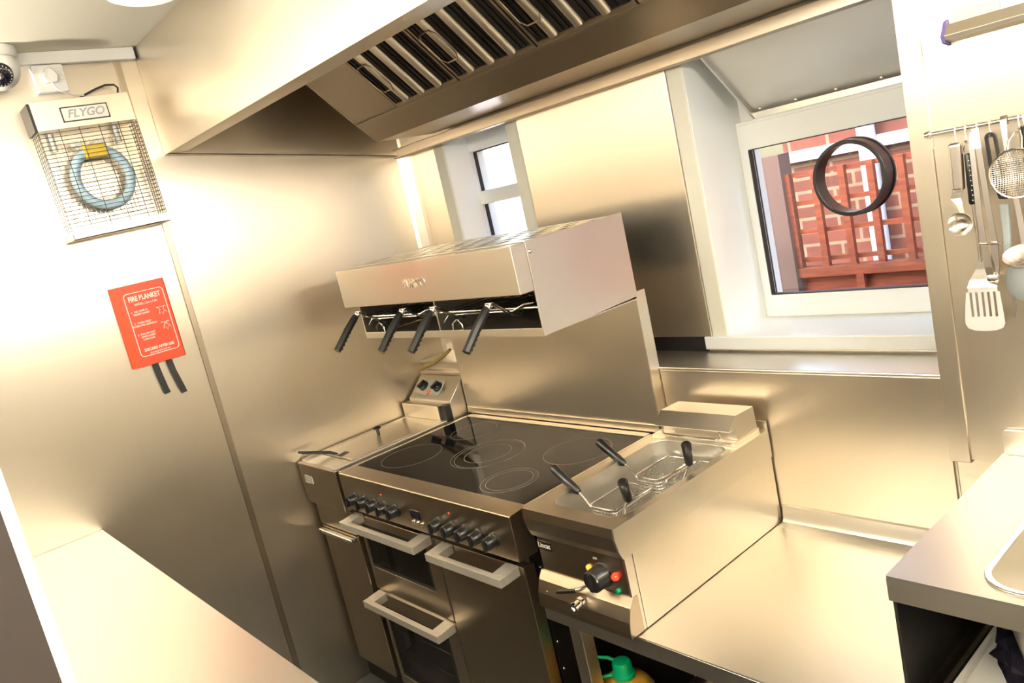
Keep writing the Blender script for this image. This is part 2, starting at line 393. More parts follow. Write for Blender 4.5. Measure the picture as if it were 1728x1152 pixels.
# ================================================================== outside
obj('ground', G().box(-6, 8, .32, 9, -.15, -.1), 'tarmac', kind='structure')
o = thing('brick_house', 'red brick house wall seen through the kitchen window', 'house', (0, 2.6, -.1))
obj('wall', G().box(.30, 4.5, 2.3, 2.6, -.1, 4), 'brick', o)
obj('fascia', G().box(.30, 4.5, 2.255, 2.3, 1.50, 1.56), 'pipe_white', o, label='grey drainage rail along the brick')
obj('downpipe', G().cyl((.80, 2.24, -.1), (.80, 2.24, 3.5), .045, 16), 'pipe_white', o, label='pale blue-white downpipe')
o = thing('trellis_fence', 'red-brown wooden trellis fence standing before the brick wall', 'fence', (1.2, 1.6, -.1))
for z in (1.470, 1.335, 1.20, 1.065): obj('rail', G().box(.70, 2.3, 1.608, 1.632, z-.010, z+.010), 'fence_wood', o)
for x in (.71, .845, .975, 1.105, 1.235, 1.365, 1.50): obj('upright', G().box(x-.015, x+.015, 1.582, 1.608, 1.02, 1.48), 'fence_wood', o)
obj('top_board', G().box(.70, 2.3, 1.575, 1.64, .985, 1.03), 'fence_wood', o)
for z in (.85, .70, .55, .40, .25, .10): obj('board', G().box(.70, 2.3, 1.60, 1.625, z-.0, z+.135), 'fence_wood', o)
obj('batten', G().box(.985, 1.02, 1.57, 1.60, -.1, .99), 'fence_wood', o)
obj('post', G().box(.60, .70, 1.56, 1.66, -.1, 1.58), 'post_brown', o)
obj('garden_shrub', G().lathe([(.05, 0), (.6, .4), (.8, 1.2), (.5, 2.0), (.02, 2.4)], (-4.6, 6.2, -.1), n=14), 'leaf_green', label='green shrub showing in the narrow left window', cat='shrub')
o = thing('white_van', 'white vehicle parked beyond the narrow left window', 'van', (-.9, 2.2, -.1))
obj('body', G().prism('x', [(1.55, .2), (3.2, .2), (3.2, 1.9), (2.0, 1.9), (1.6, 1.25)], -2.3, -.75), 'pipe_white', o, bevel=.05)
obj('tail_light', G().box(-.76, -.735, 1.60, 1.68, .95, 1.35), 'red_card', o)
for y in (1.95, 2.85): obj('wheel', G().cyl((-.95, y, .17), (-.74, y, .17), .27, 24), 'black_rubber', o)

# ================================================================== extractor hood
HX = 2.03
o = thing('extractor_hood', 'large stainless steel extractor canopy over the range with baffle filters', 'extractor hood', (1, -.45, 2.05))
def zb(y): return 1.913+(-.02-y)/(.918)*(.135)     # the bottom rim falls toward the back
obj('front_panel', G().box(.002, HX, -.938, -.934, 2.048, CZ-.001), 'steel_hood', o, bevel=.001)
obj('front_rim', G().sheet('x', [(-.934, 2.0485), (-.880, 2.0485-.004), (-.877, 2.0700)], .002, .002, HX), 'steel_hood', o)
g = G().prism('x', [(-.934, zb(-.934)), (-.02, zb(-.02)), (-.02, CZ-.001), (-.934, CZ-.001)], .002, .005)
obj('left_panel', g, 'steel_hood', o)
g = G().prism('x', [(-.934, zb(-.934)), (-.02, zb(-.02)), (-.02, zb(-.02)+.003), (-.934, zb(-.934)+.003)], .002, .030)
g.prism('x', [(-.934, zb(-.934)), (-.02, zb(-.02)), (-.02, zb(-.02)+.022), (-.934, zb(-.934)+.022)], .028, .030)
obj('side_rim', g, 'steel_hood', o)
obj('right_panel', G().prism('x', [(-.934, 2.048), (-.182, 1.936), (-.182, CZ-.001), (-.934, CZ-.001)], HX-.003, HX), 'steel_hood', o)
obj('back_panel', G().box(.002, HX-.001, -.022, -.018, 1.94, CZ-.002), 'steel_hood', o)
obj('back_rim', G().box(.002, HX-.001, -.060, -.016, 1.913, 1.948), 'steel_dark', o, bevel=.002)
obj('blanking_panel', G().prism('x', [(-.362, 2.016), (-.72, 2.374), (-.722, 2.372), (-.364, 2.014)], .30, .560), 'steel_dark', o)
obj('blanking_panel', G().prism('x', [(-.362, 2.016), (-.72, 2.374), (-.722, 2.372), (-.364, 2.014)], 1.913, HX-.004), 'steel_dark', o)
obj('filter_channel', G().sheet('x', [(-.378, 2.020), (-.372, 2.0135), (-.310, 1.955), (-.06, 1.955)], .003, .30, HX-.004), 'steel_dark', o)
obj('channel_end', G().prism('x', [(-.372, 2.0135), (-.310, 1.955), (-.06, 1.955), (-.06, 2.37), (-.72, 2.37)], .298, .300), 'steel_hood', o)
def baffle(i, x0, w=.335):
    f = obj('baffle_filter', G().prism('x', [(-.376, 2.034), (-.70, 2.358), (-.695, 2.363), (-.371, 2.039)], x0, x0+w), 'black_paint', o)  # black backing and rails stand in for the dark gaps between baffles
    a, b = Vector((-.371, 2.025)), Vector((-.70, 2.354)); dd = (b-a).normalized(); nv = Vector((-dd.y, dd.x))*-1; L = (b-a).length
    if (a+nv*.01-Vector((-.9, 1.6))).length > (a-Vector((-.9, 1.6))).length: nv = -nv
    def slab(g, xa, xb, s0, s1, h0, h1): g.prism('x', [tuple(a+dd*s0+nv*h0), tuple(a+dd*s1+nv*h0), tuple(a+dd*s1+nv*h1), tuple(a+dd*s0+nv*h1)], xa, xb)
    fr = G()
    slab(fr, x0+.002, x0+w-.002, 0, .014, -.002, .004); slab(fr, x0+.002, x0+w-.002, L-.02, L, -.002, .004)
    slab(fr, x0+.002, x0+.010, .014, L-.02, -.002, .004); slab(fr, x0+w-.010, x0+w-.002, .014, L-.02, -.002, .004)
    obj('filter_frame', fr, 'steel_dark', f)
    prof = [(-.015, -.002), (-.013, .005), (-.008, .009), (0, .0105), (.008, .009), (.013, .005), (.015, -.002)]; n = len(prof)
    for xc in (x0+.068, x0+.157, x0+.247):
        v = []
        for s in (.012, L-.015):
            for (q, h) in prof: pp = a+dd*s+nv*h; v.append((xc+q, pp.x, pp.y))
        obj('baffle', G().add(v, [(t, t+1, n+t+1, n+t) for t in range(n-1)]+[tuple(range(n)), tuple(range(n, 2*n))], True), 'steel_hood', f)
    rl = G()
    for xc in (x0+.030, x0+.112, x0+.202, x0+.290):
        for q in (-.010, .010): slab(rl, xc+q-.0025, xc+q+.0025, .012, L-.015, -.006, .001)
    obj('inner_rails', rl, 'black_paint', f)
    pts = []
    for (uu, ss) in ((-.036, .09), (-.036, .165), (-.022, .182), (.022, .182), (.036, .165), (.036, .09), (.022, .073), (-.022, .073)):
        pp = a+dd*ss+nv*.014; pts.append((x0+.060+uu, pp.x, pp.y))
    obj('lift_handle', G().tube(pts, .0024, 6, closed=True), 'steel_dark', f)
for i in range(4): baffle(i, .562+i*.338)
obj('cross_bar', G().box(.30, HX-.004, -.705, -.695, 2.36, CZ-.003), 'steel_dark', o)

# ================================================================== gantry grill
o = thing('salamander_grill', 'stainless steel eye-level grill with slotted top, mounted above the range', 'grill', (.8, -.4, 1.313))
gx0, gx1, gf, gb = .359, 1.256, -.578, -.206
prof = [(gf, 1.313), (gb, 1.323), (gb, 1.563), (gf, 1.558)]
obj('right_side', G().prism('x', prof, gx1-.005, gx1), 'steel_gantry', o, bevel=.001)
obj('left_side', G().prism('x', prof, gx0, gx0+.005), 'steel_gantry', o, bevel=.001)
obj('front_box', G().box(gx0-.001, gx1+.001, -.629, gf-.002, 1.433, 1.556), 'steel_gantry', o, bevel=.0015)
obj('bottom_tray', G().box(gx0+.005, gx1-.005, gf, gb, 1.313, 1.317).box(gx0+.005, gx1-.005, gf, gf+.004, 1.313, 1.334), 'steel_gantry', o, bevel=.0008)
obj('back_sheet', G().box(gx0+.005, gx1-.005, gb-.006, gb, 1.317, 1.555), 'black_paint', o)
# top plate with staggered rows of hexagonal slots
g = G(); zt = 1.5585; ya, yb2, xa, xb = gf-.002, gb, gx0+.005, gx1-.005
g.box(xa, xb, ya, ya+.028, zt-.0015, zt).box(xa, xb, yb2-.02, yb2, zt-.0015, zt)
nx, ny = 9, 5; dxs = (xb-xa)/nx; dys = (yb2-.02-ya-.028)/ny
for r in range(ny):
    yy0 = ya+.028+r*dys; off = dxs/2 if r % 2 else 0; cnt = nx-(r % 2)
    if r % 2: g.box(xa, xa+off, yy0, yy0+dys, zt-.0015, zt).box(xb-off, xb, yy0, yy0+dys, zt-.0015, zt)
    for c in range(cnt):
        xx0 = xa+off+c*dxs; xm = xx0+dxs/2; ym = yy0+dys/2; a, b = dxs*.36, dys*.30
        inner = [(xm+a, ym), (xm+a*.55, ym+b), (xm, ym+b), (xm-a*.55, ym+b), (xm-a, ym), (xm-a*.55, ym-b), (xm, ym-b), (xm+a*.55, ym-b)]
        outer = [(xx0+dxs, ym), (xx0+dxs, yy0+dys), (xm, yy0+dys), (xx0, yy0+dys), (xx0, ym), (xx0, yy0), (xm, yy0), (xx0+dxs, yy0)]
        g.ring('z', outer, inner, zt-.0015, zt)
obj('slotted_top', g, 'steel_gantry', o)
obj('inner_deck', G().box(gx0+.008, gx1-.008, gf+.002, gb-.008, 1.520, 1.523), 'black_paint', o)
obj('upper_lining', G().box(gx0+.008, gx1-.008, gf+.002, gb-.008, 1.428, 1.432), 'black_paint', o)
obj('partition', G().box(.797, .803, gf+.002, gb-.01, 1.317, 1.428), 'steel_gantry', o)
def rack(xa, xb):
    g = G()
    for y in (gf+.012, gf+.18): g.tube([(xa, y, 1.386), (xb, y, 1.386)], .003, 8)
    for i in range(9):
        x = xa+.02+(xb-xa-.04)*i/8; g.tube([(x, gf+.012, 1.389), (x, gf+.20, 1.389)], .0018, 6)
    g.tube([(xa+.02, gf+.006, 1.358), (xa+.05, gf+.006, 1.378), (xb-.10, gf+.006, 1.381), (xb-.05, gf+.006, 1.397), (xb-.01, gf+.006, 1.400)], .0026, 8)
    return g
obj('wire_rack', rack(.368, .794), 'chrome', o); obj('wire_rack', rack(.806, 1.246), 'chrome', o)
for x in (.40, .835): obj('pan_support', G().tube([(x, gf+.02, 1.318), (x+.01, gf+.02, 1.350), (x+.035, gf+.02, 1.362), (x+.055, gf+.02, 1.345), (x+.055, gf+.02, 1.318)], .0026, 8), 'chrome', o)
text('maker_lettering', 'BURCO', .038, (.802, -.6300, 1.490), (1, 0, 0), (0, 0, 1), 'satin', o, .0014, .0005, 0, .92)
obj('bolt', G().lathe([(.0001, .004), (.004, .003), (.006, 0)], (gx1, gf+.012, 1.530), (1, 0, 0), 12), 'chrome', o)
# four detachable handles hooked into the racks
def grill_handle(x, who):
    h = local('grill_pan_handle', who, 'handle', (x, -.645, 1.412), (0, 0, 0), 'handles on the eye-level grill')
    pts = [(0, -.008, -.002), (0, -.020, -.012), (0, -.052, -.040), (0, -.104, -.092)]
    obj('grip', G().tube(pts, [.0095, .012, .0125, .0115], 8), 'black_plastic', h)
    rb = G()
    for k in range(5): rb.lathe([(.0001, .005), (.006, .003), (.008, 0), (.006, -.003), (.0001, -.005)], Vector(pts[2]).lerp(Vector(pts[3]), k*.2)+Vector((0, .0035, -.0065)), (0, .7, .7), 10)
    obj('grip_ribs', rb, 'black_plastic', h)
    obj('collar', G().tube([(0, .006, .004), (0, -.010, -.003)], [.008, .0105], 8), 'chrome', h)
    for s in (-.008, .008):
        obj('rod', G().tube([(s, .002, .003), (s+.002, .014, .002), (s-.004, .080, -.046), (s-.006, .092, -.050), (s-.006, .105, -.040)], .0026, 8), 'chrome', h)
    obj('latch', G().box(-.012, .012, -.004, .010, .002, .010), 'chrome', h, bevel=.002)
    return h
HL = ['leftmost black handle under the steel grill', 'second black grill handle from the left',
      'third black grill handle from the left, just right of the partition', 'rightmost black handle under the steel grill']
for x, l in zip((.465, .732, .892, 1.145), HL): grill_handle(x, l)

# ================================================================== splash panel behind range
g = G().prism('y', [(.305, .912), (1.246, .912), (1.246, 1.335), (.305, 1.335)], -.204, -.200)
g.box(1.243, 1.247, -.204, -.161, .912, 1.335)
g.box(.305, .309, -.204, -.161, .912, 1.335)
g.box(.31, 1.243, -.210, -.204, .912, .935)
obj('splash_panel', g, 'steel_wall', label='upright brushed steel splash panel between hob and eye-level grill', cat='splashback', bevel=.001)

# ================================================================== left fryer on its cabinet
o = thing('deep_fryer', 'narrow stainless deep fryer with flat lid, in the corner left of the range', 'fryer', (.16, -.5, .75))
fx0, fx1 = .012, .292
obj('body', G().box(fx0, fx1, -.775, -.19, .752, .898), 'steel', o, bevel=.002)
obj('front_panel', G().box(fx0-.002, fx1+.002, -.792, -.774, .752, .905), 'steel_dark', o, bevel=.003)
obj('right_rim', G().box(.270, fx1, -.790, -.19, .898, .912), 'satin', o, bevel=.003)
obj('left_rim', G().box(fx0, .028, -.775, -.19, .898, .912), 'steel', o, bevel=.003)
obj('lid', G().box(.030, .266, -.700, -.285, .899, .911), 'steel_gantry', o, bevel=.002)
lk = obj('lid_knob', G().lathe([(.006, 0), (.006, .022), (.015, .026), (.0155, .030), (.011, .034), (.0001, .035)], (.117, -.500, .911), n=18), 'black_plastic', o)
obj('front_shelf', G().box(.030, .266, -.774, -.704, .899, .905), 'satin', o, bevel=.001)
obj('slot', G().prism('z', [(.150, -.700), (.185, -.700), (.175, -.660), (.140, -.660)], .9112, .9118), 'black_paint', o)
obj('basket_handle', G().tube([(.135, -.690, .912), (.10, -.70, .918), (.045, -.775, .940), (.030, -.785, .944)], [.004, .006, .006, .004], 8), 'black_plastic', o)
obj('hinge_box', G().box(.014, .262, -.310, -.275, .911, .968), 'steel_gantry', o, bevel=.002)
obj('vent_gap', G().box(.263, .298, -.300, -.276, .905, .966), 'black_paint', o)
g = G().prism('x', [(-.274, .900), (-.274, .976), (-.192, 1.052), (-.188, .900)], .020, .300)
obj('control_box', g, 'steel_gantry', o, bevel=.002)
# sloping control face with two dials
cn = Vector((0, -(1.052-.976), (.082))).normalized(); cu_ = Vector((0, .082, .076)).normalized()
def on_face(x, s, h): return Vector((x, -.274, .976))+cu_*s+cn*h
for xa, xb in ((.070, .138), (.142, .215)):
    pl = G(); P = rrect(xa, xb, .018, .088, .016, 4); v = [on_face(u, s, .001) for u, s in P]+[on_face(u, s, .003) for u, s in P]; n = len(P)
    pl.add(v, [tuple(range(n)), tuple(range(2*n-1, n-1, -1))]+[(i, (i+1) % n, (i+1) % n+n, i+n) for i in range(n)])
    po = obj('dial_plate', pl, 'cream_plate', o)
for xd, xl in ((.092, .128), (.188, .152)):
    k = obj('control_dial', G().lathe([(.021, .002), (.020, .014), (.016, .019), (.0001, .020)], on_face(xd, .056, .002), cn, 22), 'black_plastic', o)
    rg = G(); c0 = on_face(xd, .056, .020); t1 = (cu_*.7+Vector((1, 0, 0))*.5).normalized(); s1 = cn.cross(t1)
    v = [c0+t1*a+s1*b+cn*h for h in (0, .010) for a, b in ((-.019, -.005), (.019, -.004), (.019, .004), (-.019, .005))]
    rg.add(v, [(0, 1, 2, 3), (7, 6, 5, 4)]+[(i, (i+1) % 4, (i+1) % 4+4, i+4) for i in range(4)]); obj('dial_grip', rg, 'black_plastic', k, bevel=.001)
    obj('pilot_light', G().lathe([(.0045, 0), (.0045, .003), (.0001, .005)], on_face(xl, .032, .003), cn, 12), 'red_lens', o)
bd = obj('maker_badge', G().prism('y', rrect(.045, .105, .833, .862, .006, 4), -.7945, -.792), 'cream_plate', o)
for i, (a, b) in enumerate(((.052, .098), (.055, .085), (.06, .098))): obj('badge_line', G().box(a, b, -.7952, -.7944, .8535-i*.006, .8555-i*.006), 'satin', bd)
o = thing('fryer_cabinet', 'steel base cabinet with bar handle under the corner fryer', 'cabinet', (.16, -.45, .1))
obj('body', G().box(.030, .292, -.740, -.19, .10, .750), 'steel_dark', o)
obj('top_rail', G().box(.030, .300, -.775, -.741, .662, .750), 'steel_dark', o, bevel=.002)
dr = obj('door', G().box(.030, .296, -.772, -.741, .105, .655), 'steel_dark', o, bevel=.003)
obj('door_handle', G().box(.048, .290, -.800, -.776, .636, .654), 'chrome', dr, bevel=.006, seg=3)
obj('handle_mount', G().box(.055, .280, -.777, -.771, .640, .650), 'satin', dr)
obj('plinth', G().box(.0, .310, -.735, -.20, 0, .10), 'black_paint', o)
# gas pipe and bracket in the corner behind
g = G().box(.004, .28, -.185, -.162, 1.0, 1.062)
obj('corner_bracket', g, 'steel', label='small folded steel bracket on the wall behind the corner fryer', cat='bracket', bevel=.001)
obj('sealant_cord', G().tube([(.012, -.185, 1.070), (.05, -.180, 1.083), (.12, -.185, 1.10), (.19, -.175, 1.128), (.235, -.172, 1.15)], [.006, .008, .007, .008, .006], 8), 'yellow_foam', label='yellowed foam cord rising behind the corner fryer', cat='sealant')

# ================================================================== range cooker
o = thing('range_cooker', 'wide stainless range cooker with black ceramic hob and ten knobs', 'cooker', (.77, -.5, 0))
rx0, rx1 = .322, 1.218
obj('body', G().box(rx0+.004, 1.192, -.720, -.215, .06, .885), 'black_paint', o)
obj('plinth', G().box(rx0+.02, 1.17, -.690, -.23, 0, .06), 'black_paint', o)
g = G().prism('x', [(-.791, .778), (-.791, .902), (-.788, .905), (-.737, .9075), (-.725, .9075), (-.725, .778)], rx0, rx1)
fa = obj('control_fascia', g, 'steel_dark', o, bevel=.0015)
g = G().box(rx0, .334, -.736, -.215, .885, .908).box(1.207, rx1, -.736, -.215, .885, .908).box(.334, 1.207, -.238, -.2115, .885, .910)
obj('hob_frame', g, 'steel', o, bevel=.0015)
hb = obj('glass_hob', G().box(.334, 1.207, -.736, -.238, .886, .907), 'ceramic_glass', o, bevel=.002)
def zone(cx, cy, rs):
    for r in rs: obj('cooking_zone', G().ring('z', circ(cx, cy, r, 64), circ(cx, cy, r-.0016, 64), .9072, .9075), 'hob_print', hb)
zone(.483, -.594, (.105,)); zone(.772, -.492, (.122, .078)); zone(1.030, -.624, (.086, .070)); zone(1.072, -.388, (.104,)); zone(.52, -.35, (.085,)); zone(.78, -.492, (.115,))
def knob(x, z, y=-.791, r=.0185):
    k = obj('control_knob', G().lathe([(r+.003, 0), (r+.003, .004), (r, .006), (r-.001, .030), (r-.004, .034), (.0001, .034)], (x, y, z), (0, -1, 0), 24), 'black_plastic', o)
    obj('knob_grip', G().box(x-.0045, x+.0045, y-.040, y-.010, z-r+.001, z+r-.001), 'black_plastic', k, bevel=.002)
for x in (.408, .470, .532, .594, .657): knob(x, .827)
for x in (.885, .948, 1.010, 1.071, 1.133): knob(x, .824)
dp = obj('clock_display', G().box(.738, .786, -.7935, -.791, .817, .843), 'lens_black', o)
for x in (.742, .765, .788): obj('clock_button', G().lathe([(.0055, 0), (.0055, .004), (.003, .006), (.0001, .006)], (x, -.791, .804), (0, -1, 0), 14), 'chrome', o)
for x in (.581, .945): obj('indicator_light', G().lathe([(.003, 0), (.002, .002), (.0001, .0025)], (x, -.791, .866), (0, -1, 0), 10), 'red_lens', o)
obj('fascia_gap', G().box(rx0+.004, 1.20, -.745, -.721, .748, .7775), 'black_paint', o)
def door(x0, x1, z0, z1, win=None):
    if win:
        wx0, wx1, wz0, wz1 = win
        d = obj('oven_door', G().ring('y', [(x0, z0), (x1, z0), (x1, z1), (x0, z1)], [(wx0, wz0), (wx1, wz0), (wx1, wz1), (wx0, wz1)], -.766, -.728), 'steel_dark', o, bevel=.002)
        obj('door_glass', G().box(wx0, wx1, -.763, -.759, wz0, wz1), 'oven_glass', d)
        obj('glass_border', G().ring('y', rrect(wx0, wx1, wz0, wz1, 0, 0), rrect(wx0+.012, wx1-.012, wz0+.012, wz1-.012, 0, 0), -.7645, -.7635), 'black_paint', d)
        obj('oven_cavity', G().box(wx0, wx1, -.7285, -.7275, wz0, wz1), 'black_paint', d)
    else: d = obj('oven_door', G().box(x0, x1, -.766, -.728, z0, z1), 'steel_dark', o, bevel=.002)
    return d
def oven_handle(d, x0, x1, z):
    h = obj('door_handle', G().box(x0, x1, -.836, -.818, z-.011, z+.014), 'handle_satin', d, bevel=.0015)
    for a in (x0, x1-.048): obj('handle_mount', G().prism('x', [(-.818, z-.011), (-.818, z+.014), (-.767, z+.020), (-.767, z-.008)], a, a+.048), 'handle_satin', h, bevel=.001)
d1 = door(rx0+.004, .783, .468, .745, (.342, .722, .553, .712)); oven_handle(d1, .322, .772, .733)
d2 = door(rx0+.004, .783, .095, .455, (.345, .722, .132, .400)); oven_handle(d2, .338, .782, .443)
d3 = door(.789, 1.194, .095, .745); oven_handle(d3, .834, 1.176, .728)
obj('vent_strip', G().box(rx0+.01, .783, -.760, -.730, .456, .467), 'chrome', o)
g = G()
for z in (.30, .215):
    g.tube([(.36, -.738, z), (.71, -.738, z)], .003, 6)
obj('oven_shelf', g, 'chrome', o)
fo = G(); rr = random.Random(3)
nu, nv = 22, 10; v = []
for j in range(nv):
    for i in range(nu):
        v.append((.56+.15*i/(nu-1)+rr.uniform(-.003, .003), -.748+rr.uniform(0, .012), .640+.062*j/(nv-1)+rr.uniform(-.003, .003)))
fo.add(v, [(j*nu+i, j*nu+i+1, (j+1)*nu+i+1, (j+1)*nu+i) for j in range(nv-1) for i in range(nu-1)]); obj('foil_liner', fo, 'foil', o, label='crumpled foil seen through the top oven window')
for z in (.72, .60, .50, .42): obj('side_screw', G().lathe([(.004, 0), (.003, .002), (.0001, .003)], (1.192, -.71, z), (1, 0, 0), 10), 'chrome', o)

# ================================================================== bench and pasta boiler
o = thing('work_bench', 'low stainless work bench under the window, carrying the basket boiler', 'bench', (1.7, -.47, 0))
obj('bench_top', G().box(1.262, 2.134, -.780, -.166, .668, .675).box(1.262, 2.134, -.780, -.774, .628, .668), 'steel_top', o, bevel=.0015)
obj('upstand', G().prism('x', [(-.206, .675), (-.182, .680), (-.176, .690), (-.172, .722), (-.166, .724), (-.166, .675)], 1.584, 2.134, True), 'steel_top', o)
for x, y in ((1.315, -.760), (2.09, -.760), (1.315, -.24), (2.09, -.24)): obj('leg', G().box(x, x+.040, y, y+.040, 0, .668), 'steel', o, bevel=.003)
obj('undershelf', G().box(1.27, 2.13, -.755, -.20, .146, .168), 'steel_dark', o, bevel=.002)
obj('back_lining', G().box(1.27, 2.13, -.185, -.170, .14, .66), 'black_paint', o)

o = thing('basket_boiler', 'countertop stainless boiler with open well and four wire baskets', 'boiler', (1.43, -.48, .675))
bx0, bx1, by0, by1, bz0, bz1 = 1.279, 1.580, -.791, -.172, .677, .938
wx0, wx1, wy0, wy1 = 1.318, 1.558, -.742, -.305
dk = obj('deck', G().ring('z', rrect(bx0, bx1, by0, by1, .002, 6), rrect(wx0, wx1, wy0, wy1, .045, 6), bz1-.006, bz1), 'steel_gantry', o, bevel=.0012)
g = G()
inn = rrect(wx0, wx1, wy0, wy1, .045, 6); flo = rrect(wx0+.012, wx1-.012, wy0+.012, wy1-.012, .04, 6); n = len(inn)
g.add([(x, y, bz1-.003) for x, y in inn]+[(x, y, .800) for x, y in flo], [(i, (i+1) % n, (i+1) % n+n, i+n) for i in range(n)]+[tuple(range(n, 2*n))], True)
obj('well', g, 'steel_top', o)
obj('water', G().prism('z', [(x, y) for x, y in rrect(wx0+.008, wx1-.008, wy0+.008, wy1-.008, .04, 6)], .842, .846), 'window_glass', o)
obj('front_nose', G().prism('x', [(by0, .938), (by0-.003, .915), (by0+.004, .880), (by0+.012, .862), (by0+.030, .860), (by0+.030, .933)], bx0, bx1-.005), 'steel_dark', o)
obj('right_band', G().prism('x', [(by0, .9335), (by0-.003, .915), (by0+.004, .880), (by0+.012, .862), (by1, .862), (by1, .9335)], bx1-.005, bx1), 'steel_gantry', o, bevel=.0008)
obj('left_side', G().box(bx0, bx0+.004, -.765, by1, bz0, .933), 'steel_gantry', o)
obj('right_side', G().box(bx1-.009, bx1-.004, -.745, by1, bz0, .862), 'steel_gantry', o, bevel=.001)
obj('control_panel', G().box(bx0+.004, bx1-.006, -.769, -.755, .750, .862), 'steel_dark', o)
obj('side_edge', G().box(bx1-.012, bx1-.005, -.772, -.746, bz0, .862), 'steel_gantry', o, bevel=.001)
obj('front_apron', G().prism('x', [(-.772, .765), (-.786, .745), (-.797, .715), (-.801, .690), (-.800, .677), (-.755, .677), (-.755, .765)], bx0-.004, bx1-.004), 'steel_dark', o, bevel=.001)
obj('back_lip', G().box(bx0, bx1, by1-.004, by1, .933, .962), 'steel_gantry', o, bevel=.001)
obj('back_panel', G().box(bx0+.004, bx1-.005, by1-.008, by1-.003, bz0, .934), 'steel_gantry', o)
# element head box
hd = obj('element_head', G().prism('x', [(-.290, .950), (-.290, .982), (-.318, .982), (-.281, 1.014), (-.200, 1.012), (-.196, .950)], 1.325, 1.566), 'steel_gantry', o, bevel=.001)
obj('carry_handle', G().tube([(1.345, -.291, .980), (1.343, -.306, .975), (1.343, -.308, .960), (1.348, -.308, .956), (1.520, -.308, .956), (1.526, -.308, .960), (1.526, -.306, .975), (1.524, -.291, .980)], .003, 8), 'chrome', hd)
obj('head_foot', G().box(1.30, 1.566, -.306, -.190, .938, .950), 'steel_gantry', hd, bevel=.001)
# control items
bd = obj('maker_badge', G().box(1.282, 1.331, -.7712, -.769, .822, .845), 'black_plastic', o)
text('badge_lettering', 'Lincat', .0185, (1.3065, -.7714, .8345), (1, 0, 0), (0, 0, 1), 'print_white', bd, .0003, .0003)
k = obj('thermostat_dial', G().lathe([(.030, 0), (.030, .006), (.027, .010), (.0265, .036), (.023, .040), (.0001, .040)], (1.492, -.769, .800), (0, -1, 0), 32), 'black_plastic', o)
obj('dial_mark', G().box(1.512, 1.516, -.8095, -.8085, .806, .812), 'print_white', k)
text('off_mark', 'OFF', .008, (1.478, -.7696, .838), (1, 0, 0), (0, 0, 1), 'print_white', o, .0002)
obj('dial_face', G().box(1.487, 1.497, -.814, -.808, .778, .822), 'black_plastic', k, bevel=.002)
obj('orange_lamp', G().lathe([(.0075, 0), (.0075, .004), (.005, .006), (.0001, .006)], (1.452, -.769, .809), (0, -1, 0), 18), 'orange_lens', o)
obj('red_lamp', G().lathe([(.0095, 0), (.0095, .003), (.007, .009), (.0001, .010)], (1.534, -.769, .806), (0, -1, 0), 18), 'red_lens', o)
obj('green_lamp', G().lathe([(.0075, 0), (.0075, .003), (.005, .007), (.0001, .008)], (1.534, -.769, .770), (0, -1, 0), 18), 'green_lens', o)
lv = obj('drain_lever', G().tube([(1.444, -.786, .768), (1.440, -.806, .768), (1.430, -.810, .767)], .005, 10), 'chrome', o)
obj('lever_grip', G().tube([(1.436, -.811, .767), (1.37, -.812, .748)], .0055, 10), 'black_plastic', lv)
dt = obj('drain_tap', G().lathe([(.014, 0), (.014, .008), (.011, .010), (.011, .022), (.0135, .024), (.0135, .030), (.006, .030), (.006, .026), (.0001, .026)], (1.428, -.794, .728), (0, -1, -.1), 20), 'chrome', o)
obj('apron_screw', G().lathe([(.003, 0), (.002, .002), (.0001, .0025)], (1.31, -.797, .725), (0, -1, 0), 10), 'chrome', o)

